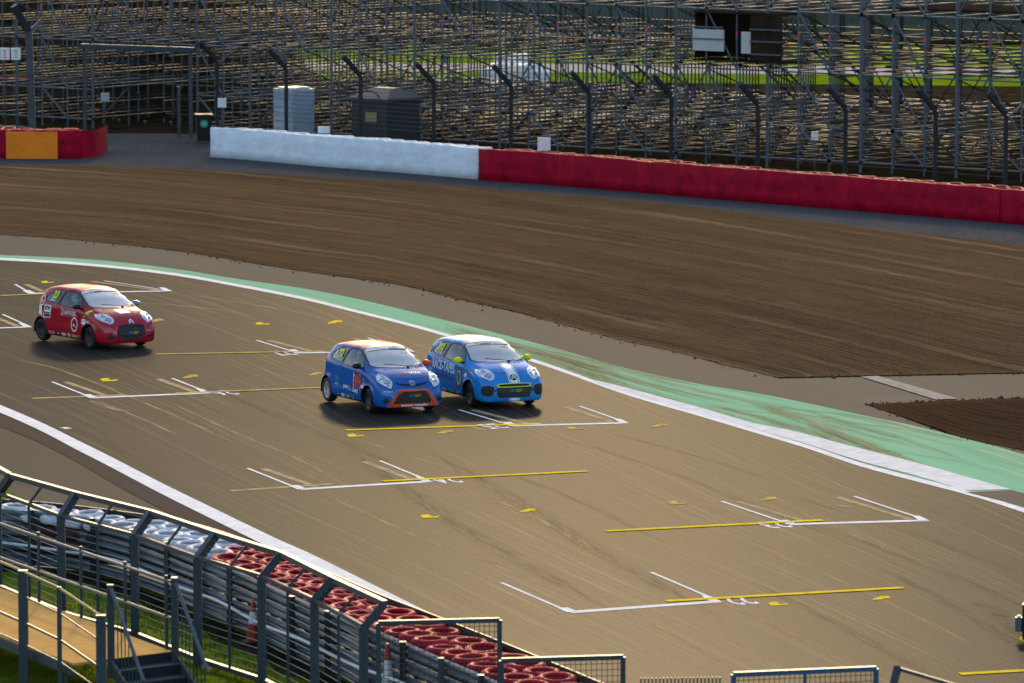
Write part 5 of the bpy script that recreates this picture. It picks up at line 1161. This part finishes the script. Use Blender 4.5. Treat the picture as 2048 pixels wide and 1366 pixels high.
def front_72(dec, txt, root, bvh):
    hexo = [(-.34, .57), (.34, .57), (.62, .235), (.64, .19), (-.64, .19), (-.62, .235)]; hexi = [(-.31, .525), (.31, .525), (.50, .26), (.49, .255), (-.49, .255), (-.50, .26)]
    g = dec('grille', poly_bm(hexi), FRONT, M_seal, 1); hgrille(root, -.44, .44, .27, .5, bvh, 8)
    dec('grille_surround', ring_bm(hexo, hexi), FRONT, cpaint('orange_paint', (.85, .09, .015)), 2)
    txt('demon tweeks', 0.02, .222, .66, .05, FRONT, D_white, 4, bold=.03); sw_logo(txt, dec, .43)
    dec('upper_grille', poly_bm([(-.42, .735), (-.25, .695), (0, .675), (.25, .695), (.42, .735), (.36, .69), (.2, .645), (0, .63), (-.2, .645), (-.36, .69)][::-1]), FRONT, M_seal, 1)
    e = dec('badge', ring_bm(ell_pts(.0, .70, .075, .052), ell_pts(0, .70, .06, .039)), FRONT, M_chrome, 4); dec('badge_ring', ring_bm(ell_pts(0, .70, .026, .045), ell_pts(0, .70, .016, .036)), FRONT, M_chrome, 4, e); dec('badge_ring', ring_bm(ell_pts(0, .718, .05, .022), ell_pts(0, .718, .04, .014)), FRONT, M_chrome, 4, e)
    dec('badge_field', poly_bm(ell_pts(0, .70, .06, .039)), FRONT, D_black, 3, e)
    for s in (-1, 1): dec('fog_recess', poly_bm(ell_pts(s * .66, .33, .06, .055)), FRONT, M_seal, 1)
    txt('bookatrack', -.60, .545, .2, .045, FRONT, D_white, 2, shear=.3)
    dec('tow_arrow', poly_bm([(-.40, .47), (-.31, .50), (-.33, .52), (-.27, .515), (-.29, .47), (-.30, .488), (-.38, .455)]), FRONT, D_orange, 4); dec('tow_hook', ring_bm(ell_pts(-.39, .36, .045, .045), ell_pts(-.39, .36, .028, .028)), FRONT, M_rimd, 4); dec('tow_strap', poly_bm(rect(.45, .30, .03, .14, .02)), FRONT, D_orange, 5)
    txt('SAVIA', .22, -.16, .30, .10, HOOD, D_white, 2, bold=.03); txt('Consulting', .22, -.245, .25, .05, HOOD, D_white, 2)
    dec('sponsor_mark', ring_bm([(-.16, -.19), (-.03, -.12), (.06, -.15), (-.06, -.24)], [(-.12, -.19), (-.03, -.145), (.02, -.16), (-.06, -.215)]), HOOD, D_red, 2)
    dec('sun_strip', poly_bm([(-.50, .235), (.05, .25), (.05, .355), (-.475, .345)]), SCREEN, D_white, 1); dec('sun_strip', poly_bm([(.05, .25), (.50, .235), (.475, .345), (.05, .355)]), SCREEN, D_bgrey, 1)
    txt('MONITOR AUDIO', -.16, .295, .30, .035, SCREEN, D_grey, 2); txt('TEAM MOTORSPORT', .26, .30, .34, .035, SCREEN, D_white, 2); txt('72', .36, .12, .17, .10, SCREEN, D_lime, 2, bold=.02)
def side_72(dec, txt, root):
    txt('72', -.70, 1.19, .24, .17, RIGHT, D_lime, 2, 'race_number', bold=.05, shear=.1); txt('8', -.93, 1.19, .07, .10, RIGHT, D_white, 2, bold=.04); txt('Taylor', -.78, 1.075, .15, .035, RIGHT, D_white, 2)
    b = dec('sponsor_panel', poly_bm(rect(.25, .66, .09, .40, 0)), RIGHT, D_red, 1)
    for i, ch in enumerate('BSC'): txt(ch, .25, .78 - .115 * i, .055, .08, RIGHT, D_white, 2, parent=b, bold=.03)
    txt('ME', .49, .65, .30, .34, RIGHT, D_orange, 2, bold=.015)
    txt('yoko', -.20, .475, .27, .12, RIGHT, D_white, 2, bold=.03); dec('sponsor_mark', ring_bm(ell_pts(.0, .47, .04, .055), ell_pts(.0, .47, .03, .042)), RIGHT, D_white, 2); txt('Tyres', .10, .43, .11, .05, RIGHT, D_white, 2); txt('Coating', .34, .43, .30, .13, RIGHT, D_white, 2, shear=.3, bold=.025)
    txt('YTAIN', -.70, .64, .22, .07, RIGHT, D_teal, 2, bold=.02); txt('Finance', -.68, .56, .16, .045, RIGHT, D_teal, 2); txt('GARAGE', -.70, .49, .22, .045, RIGHT, D_white, 2)
    for cx, cy, w, h, m in ((.80, .74, .13, .07, D_black), (.80, .64, .10, .055, D_grey), (.73, .565, .15, .07, D_white)): dec('sponsor_patch', poly_bm(rect(cx, cy, w, h)), RIGHT, m, 1)
    txt('2nd', .79, .74, .08, .04, RIGHT, D_white, 2)
    stickers(dec, ((-.62, .12, .06, D_black), (-.38, .17, .07, D_white), (-.1, .2, .055, D_yel), (.18, .14, .07, D_grey)))
def stripes392(dec):
    for y, w in ((.02, .19), (-.105, .02), (.145, .02)):
        dec('bonnet_stripe', poly_bm(rect(y, -.20, w, .62)), HOOD, D_white, 1); dec('nose_stripe', poly_bm(rect(y, .66, w, .16)), FRONT, D_white, 1); dec('bumper_stripe', poly_bm(rect(y, .205, w, .075)), FRONT, D_white, 1)
def nank(dec, txt, num, dark=False):
    dec('sun_strip', poly_bm([(-.53, .235), (.53, .235), (.495, .36), (-.495, .36)]), SCREEN, D_white if not dark else D_pink, 1); dec('strip_band', poly_bm([(-.515, .30), (-.40, .345), (-.18, .355), (-.49, .358)]), SCREEN, D_red, 2); dec('strip_band', poly_bm([(-.22, .238), (.06, .238), (-.0, .262), (-.2, .262)]), SCREEN, D_red, 2)
    txt('NANKANG', .10, .30, .56, .05, SCREEN, D_grey, 3, bold=.03); dec('strip_logo', poly_bm(rect(-.26, .30, .12, .055, .02)), SCREEN, D_pink, 3); txt(num, .36, .13, .2, .09, SCREEN, D_lime, 2, bold=.02)
def front_392(dec, txt, root, bvh):
    stripes392(dec)
    up = smooth_poly([(-.43, .545), (-.38, .575), (0, .585), (.38, .575), (.43, .545), (.40, .505), (.3, .495), (0, .49), (-.3, .495), (-.40, .505)], 40); iu = smooth_poly([(-.39, .548), (-.35, .557), (0, .565), (.35, .557), (.39, .548), (.36, .522), (.3, .518), (0, .514), (-.3, .518), (-.36, .522)], 40)
    dec('upper_grille', poly_bm(iu[::-1]), FRONT, M_seal, 2); dec('grille_surround', ring_bm(up, iu), FRONT, cpaint('lime_trim', (.60, .80, .0)), 3)
    dec('lower_grille', poly_bm([(-.44, .485), (.44, .485), (.40, .29), (.34, .26), (-.34, .26), (-.40, .29)]), FRONT, M_seal, 1); hgrille(root, -.38, .38, .27, .36, bvh, 4)
    dec('sponsor_panel', poly_bm(rect(0, .42, .8, .10)), FRONT, M_rimd, 2); sw_logo(txt, dec, .415, .06, .95)
    for s in (-1, 1):
        fo = smooth_poly([(s * a, b) for a, b in [(.50, .50), (.60, .535), (.72, .52), (.745, .40), (.72, .33), (.60, .31), (.53, .36)]], 30); dec('fog_recess', poly_bm(fo), FRONT, M_seal, 1); dec('recess_rim', ring_bm(grow(fo, .012), grow(fo, -.004)), FRONT, M_rimd, 2)
        dec('tow_eye', poly_bm(ell_pts(s * .46, .42, .022, .026, 14)), FRONT, M_seal, 2); dec('tow_arrow', poly_bm(rect(s * .47, .47, .022, .055)), FRONT, D_red, 2); dec('tow_strap', poly_bm(rect(s * .40, .27, .02, .07, s * -.02)), FRONT, D_red, 4)
    dec('badge', poly_bm(ell_pts(.02, .70, .08, .062)), FRONT, D_black, 3); chevrons(dec, .02, .705, 1.0, FRONT, D_white, 5); nank(dec, txt, '392')
def side_392(dec, txt, root):
    txt('392', -.79, 1.20, .34, .17, RIGHT, D_lime, 2, 'race_number', bold=.05, shear=.15); txt('Bird', -.66, 1.07, .1, .05, RIGHT, D_white, 2)
    c = dec('round_sticker', poly_bm(ell_pts(-1.31, 1.10, .075, .085)), RIGHT, D_black, 1); txt('race', -1.31, 1.10, .1, .05, RIGHT, D_grey, 2, parent=c)
    txt('RACE-TAPES', -.42, .80, 1.26, .23, RIGHT, D_white, 2, bold=.035, slant=-.04); txt('.COM', .25, .70, .13, .045, RIGHT, D_white, 2, rot=1.57); txt('STICK WITH US', -.36, .57, .92, .095, RIGHT, D_mag, 2, slant=-.06, bold=.02)
    dec('roundel', ring_bm(ell_pts(.47, .60, .165, .23, 36), ell_pts(.47, .60, .13, .185, 36)), RIGHT, D_mag, 2); dec('roundel_tail', poly_bm([(.22, .43), (.40, .37), (.42, .40), (.22, .47)]), RIGHT, D_mag, 2); dec('roundel', ring_bm(ell_pts(.47, .62, .115, .165, 36), ell_pts(.47, .62, .085, .125, 36)), RIGHT, D_lime, 2)
    dec('sponsor_patch', poly_bm(rect(.86, .80, .11, .065)), RIGHT, D_black, 1); txt('2nd', .86, .80, .08, .04, RIGHT, D_white, 2); dec('sponsor_patch', poly_bm(rect(.82, .71, .15, .085, .02)), RIGHT, D_white, 1); dec('repeater', poly_bm(ell_pts(1.26, .60, .03, .018, 12)), RIGHT, D_black, 1)
    stickers(dec, ((-.38, .2, .07, D_white), (0.05, .24, .055, D_yel), (.38, .12, .05, D_yel)))
def front_23(dec, txt, root, bvh):
    g = smooth_poly([(-.36, .60), (-.2, .625), (0, .63), (.2, .625), (.36, .60), (.40, .45), (.36, .27), (.2, .235), (0, .23), (-.2, .235), (-.36, .27), (-.40, .45)], 44)
    dec('grille', poly_bm(g), FRONT, M_seal, 1); hgrille(root, -.34, .34, .25, .36, bvh, 4); dec('sponsor_panel', poly_bm(rect(0, .44, .74, .14)), FRONT, M_rimd, 2); dec('number_strip', poly_bm(rect(0, .525, .74, .03)), FRONT, M_galv_d, 3); sw_logo(txt, dec, .42, .06, .95)
    for s in (-1, 1): dec('fog_recess', poly_bm([(s * a, b) for a, b in ([(.48, .27), (.68, .31), (.66, .365), (.52, .36), (.46, .34)] if s > 0 else [(.48, .27), (.46, .34), (.52, .36), (.66, .365), (.68, .31)])]), FRONT, M_seal, 1); dec('tow_cable', poly_bm([(s * .33, .34), (s * .36, .34), (s * .27, .24), (s * .24, .24)]), FRONT, D_red, 4); txt('COOPER', s * .50, .46, .09, .022, FRONT, D_white, 2)
    chevrons(dec, .03, .70, 1.25, FRONT, D_white, 3); p = dec('bonnet_sticker', poly_bm([(-.16, .02), (.16, .03), (.20, -.22), (-.12, -.25)]), HOOD, D_white, 1); txt('KSA', .02, -.1, .2, .1, HOOD, D_grey, 2, parent=p, shear=.2); nank(dec, txt, '23')
def side_23(dec, txt, root):
    txt('23', -.74, 1.21, .26, .20, RIGHT, D_lime, 2, 'race_number', bold=.05, shear=.1); txt('Moss', -.78, 1.075, .2, .06, RIGHT, D_white, 2, bold=.02)
    def ringlogo(cx, cy, rx, ry): dec('ring_logo', ring_bm(ell_pts(cx, cy, rx, ry), ell_pts(cx, cy, rx * .82, ry * .82)), RIGHT, D_white, 2); dec('ring_swirl', poly_bm([(cx - rx * .6, cy - ry * .1), (cx - rx * .2, cy + ry * .1), (cx + rx * .6, cy - ry * .45), (cx + rx * .1, cy - ry * .25)]), RIGHT, D_white, 2)
    ringlogo(-1.28, 1.03, .11, .13); ringlogo(.34, .55, .155, .18); txt('PLAY CAR', .34, .77, .22, .045, RIGHT, D_white, 2)
    dec('shield_sticker', poly_bm([(-1.48, .68), (-1.27, .66), (-1.29, .86), (-1.33, .92), (-1.43, .92), (-1.46, .86)]), RIGHT, D_white, 1)
    p = dec('sponsor_panel', poly_bm(rect(-.99, .78, .34, .32, .02)), RIGHT, D_white, 1); dec('panel_block', poly_bm(rect(-1.0, .70, .28, .12)), RIGHT, D_black, 2, p); txt('RTW', -.98, .86, .28, .11, RIGHT, D_black, 2, parent=p, bold=.05, shear=.2); txt('SPORT', -1.0, .715, .2, .035, RIGHT, D_white, 3, parent=p)
    dec('beacon_mark', poly_bm(rect(-.27, .82, .12, .17)), RIGHT, D_pink, 1); dec('beacon_ray', poly_bm([(-.31, .76), (-.23, .83), (-.31, .88)]), RIGHT, D_red, 2); txt('LIGHTHOUSE', .10, .825, .56, .10, RIGHT, D_white, 2, bold=.02); txt('BUSINESS SOLUTIONS', .09, .745, .48, .03, RIGHT, D_pink, 2)
    dec('flash_sticker', poly_bm([(.82, .88), (.92, .95), (1.02, .93), (.96, .90), (1.0, .86), (.9, .85)]), RIGHT, D_lime, 1); dec('sponsor_patch', poly_bm(rect(.77, .66, .17, .13)), RIGHT, D_white, 1); txt('BRITE', .77, .67, .12, .04, RIGHT, D_blue, 2); txt('MINTEX', .97, .67, .17, .05, RIGHT, D_white, 2, bold=.03); txt('Yuasa', .77, .79, .12, .04, RIGHT, D_white, 2)
    stickers(dec, ((-.78, .28, .06, D_pink), (-.44, .15, .075, D_black), (-.2, .18, .065, D_white), (.06, .13, .07, D_white), (.32, .22, .055, D_yel), (.53, .12, .06, D_blue)))
HLC = [(-1, -.02), (-.75, .085), (-.2, .13), (.4, .115), (.88, .06), (1, 0), (.8, -.06), (.2, -.115), (-.4, -.125), (-.82, -.09)]
HLA = [(-1, -.07), (-.7, .06), (-.1, .115), (.5, .12), (.92, .10), (1, .06), (.7, -.05), (.2, -.12), (-.4, -.135), (-.85, -.115)]
HL = ((1.60, .44, .66), (1.20, .74, .86)); HL2 = ((1.63, .44, .62), (1.22, .73, .85))
S72 = dict(name='royal_blue', paint=(.003, .115, .44), roof=(.80, .085, .02), mirr=(M_seal, D_orange), rims=(M_rimd, M_rims), spokes=12, hl=HL2, hlshape=HLA, hlblack=True, bulbs=((-.35, 0, .062), (.25, .015, .058)), front=front_72, side=side_72, steer=-.16, handle=cpaint('handle_blue', (.004, .07, .3)))
S392 = dict(name='sky_blue', paint=(.008, .25, .68), roof=(.20, .40, .62), mirr=(D_lime, D_lime), rims=(M_rimd, M_rimd), hl=HL, hlshape=HLC, bulbs=((-.45, -.01, .075), (.25, .01, .062)), front=front_392, side=side_392, qtr=M_tint, handle=cpaint('handle_sky', (.012, .16, .48)))
S23 = dict(name='deep_red', paint=(.46, .005, .022), mirr=(M_seal, mat('blue_mirror', (.12, .25, .5), .2, coat=1)), rims=(M_rimd, M_rimd), hl=HL, hlshape=HLC, bulbs=((-.45, -.01, .075), (.25, .01, .062)), front=front_23, side=side_23)
def place(u, v, th):
    """car origin from the photo pixel under its front right tyre; th = heading off the line of sight"""
    g = G(u, v); f = Vector((math.sin(th), -math.cos(th), 0)); l = Vector((math.cos(th), math.sin(th), 0))   # forward, car's left
    return g - f * 1.0 + l * .72, math.atan2(f.y, f.x)
for (u, v), th, roll, lab, spec, dr in (
    ((742, 826), R(25.5), -0.45, 'royal blue racing hatchback with orange roof and orange grille surround', S72, ('helmeted driver in teal suit inside the royal blue car', mat('teal_suit', (.05, .30, .33), .7, var=.2, vscale=6), mat('teal_helmet', (.12, .50, .55), .25, coat=1), M_seal, D_white)),
    ((944, 814), R(24.5), -0.45, 'light blue racing hatchback with lime mirrors and white bonnet stripes', S392, ('helmeted driver in green and blue inside the light blue car', mat('blue_suit', (.03, .10, .30), .7, var=.2, vscale=6), mat('green_helmet', (.02, .45, .08), .25, coat=1), M_seal, D_lime)),
    ((183, 698), R(35.5), -0.45, 'deep red racing hatchback following the two blue cars', S23, ('driver with white helmet and blue visor inside the red car', mat('dark_suit', (.03, .035, .05), .7, var=.2, vscale=6), mat('white_helmet', (.75, .78, .8), .25, coat=1), mat('blue_visor', (.03, .22, .65), .1, coat=1), None))):
    loc, hd = place(u, v, th); c = make_car(loc, hd, roll, lab, spec); c.location.z = .004; driver(c, *dr)
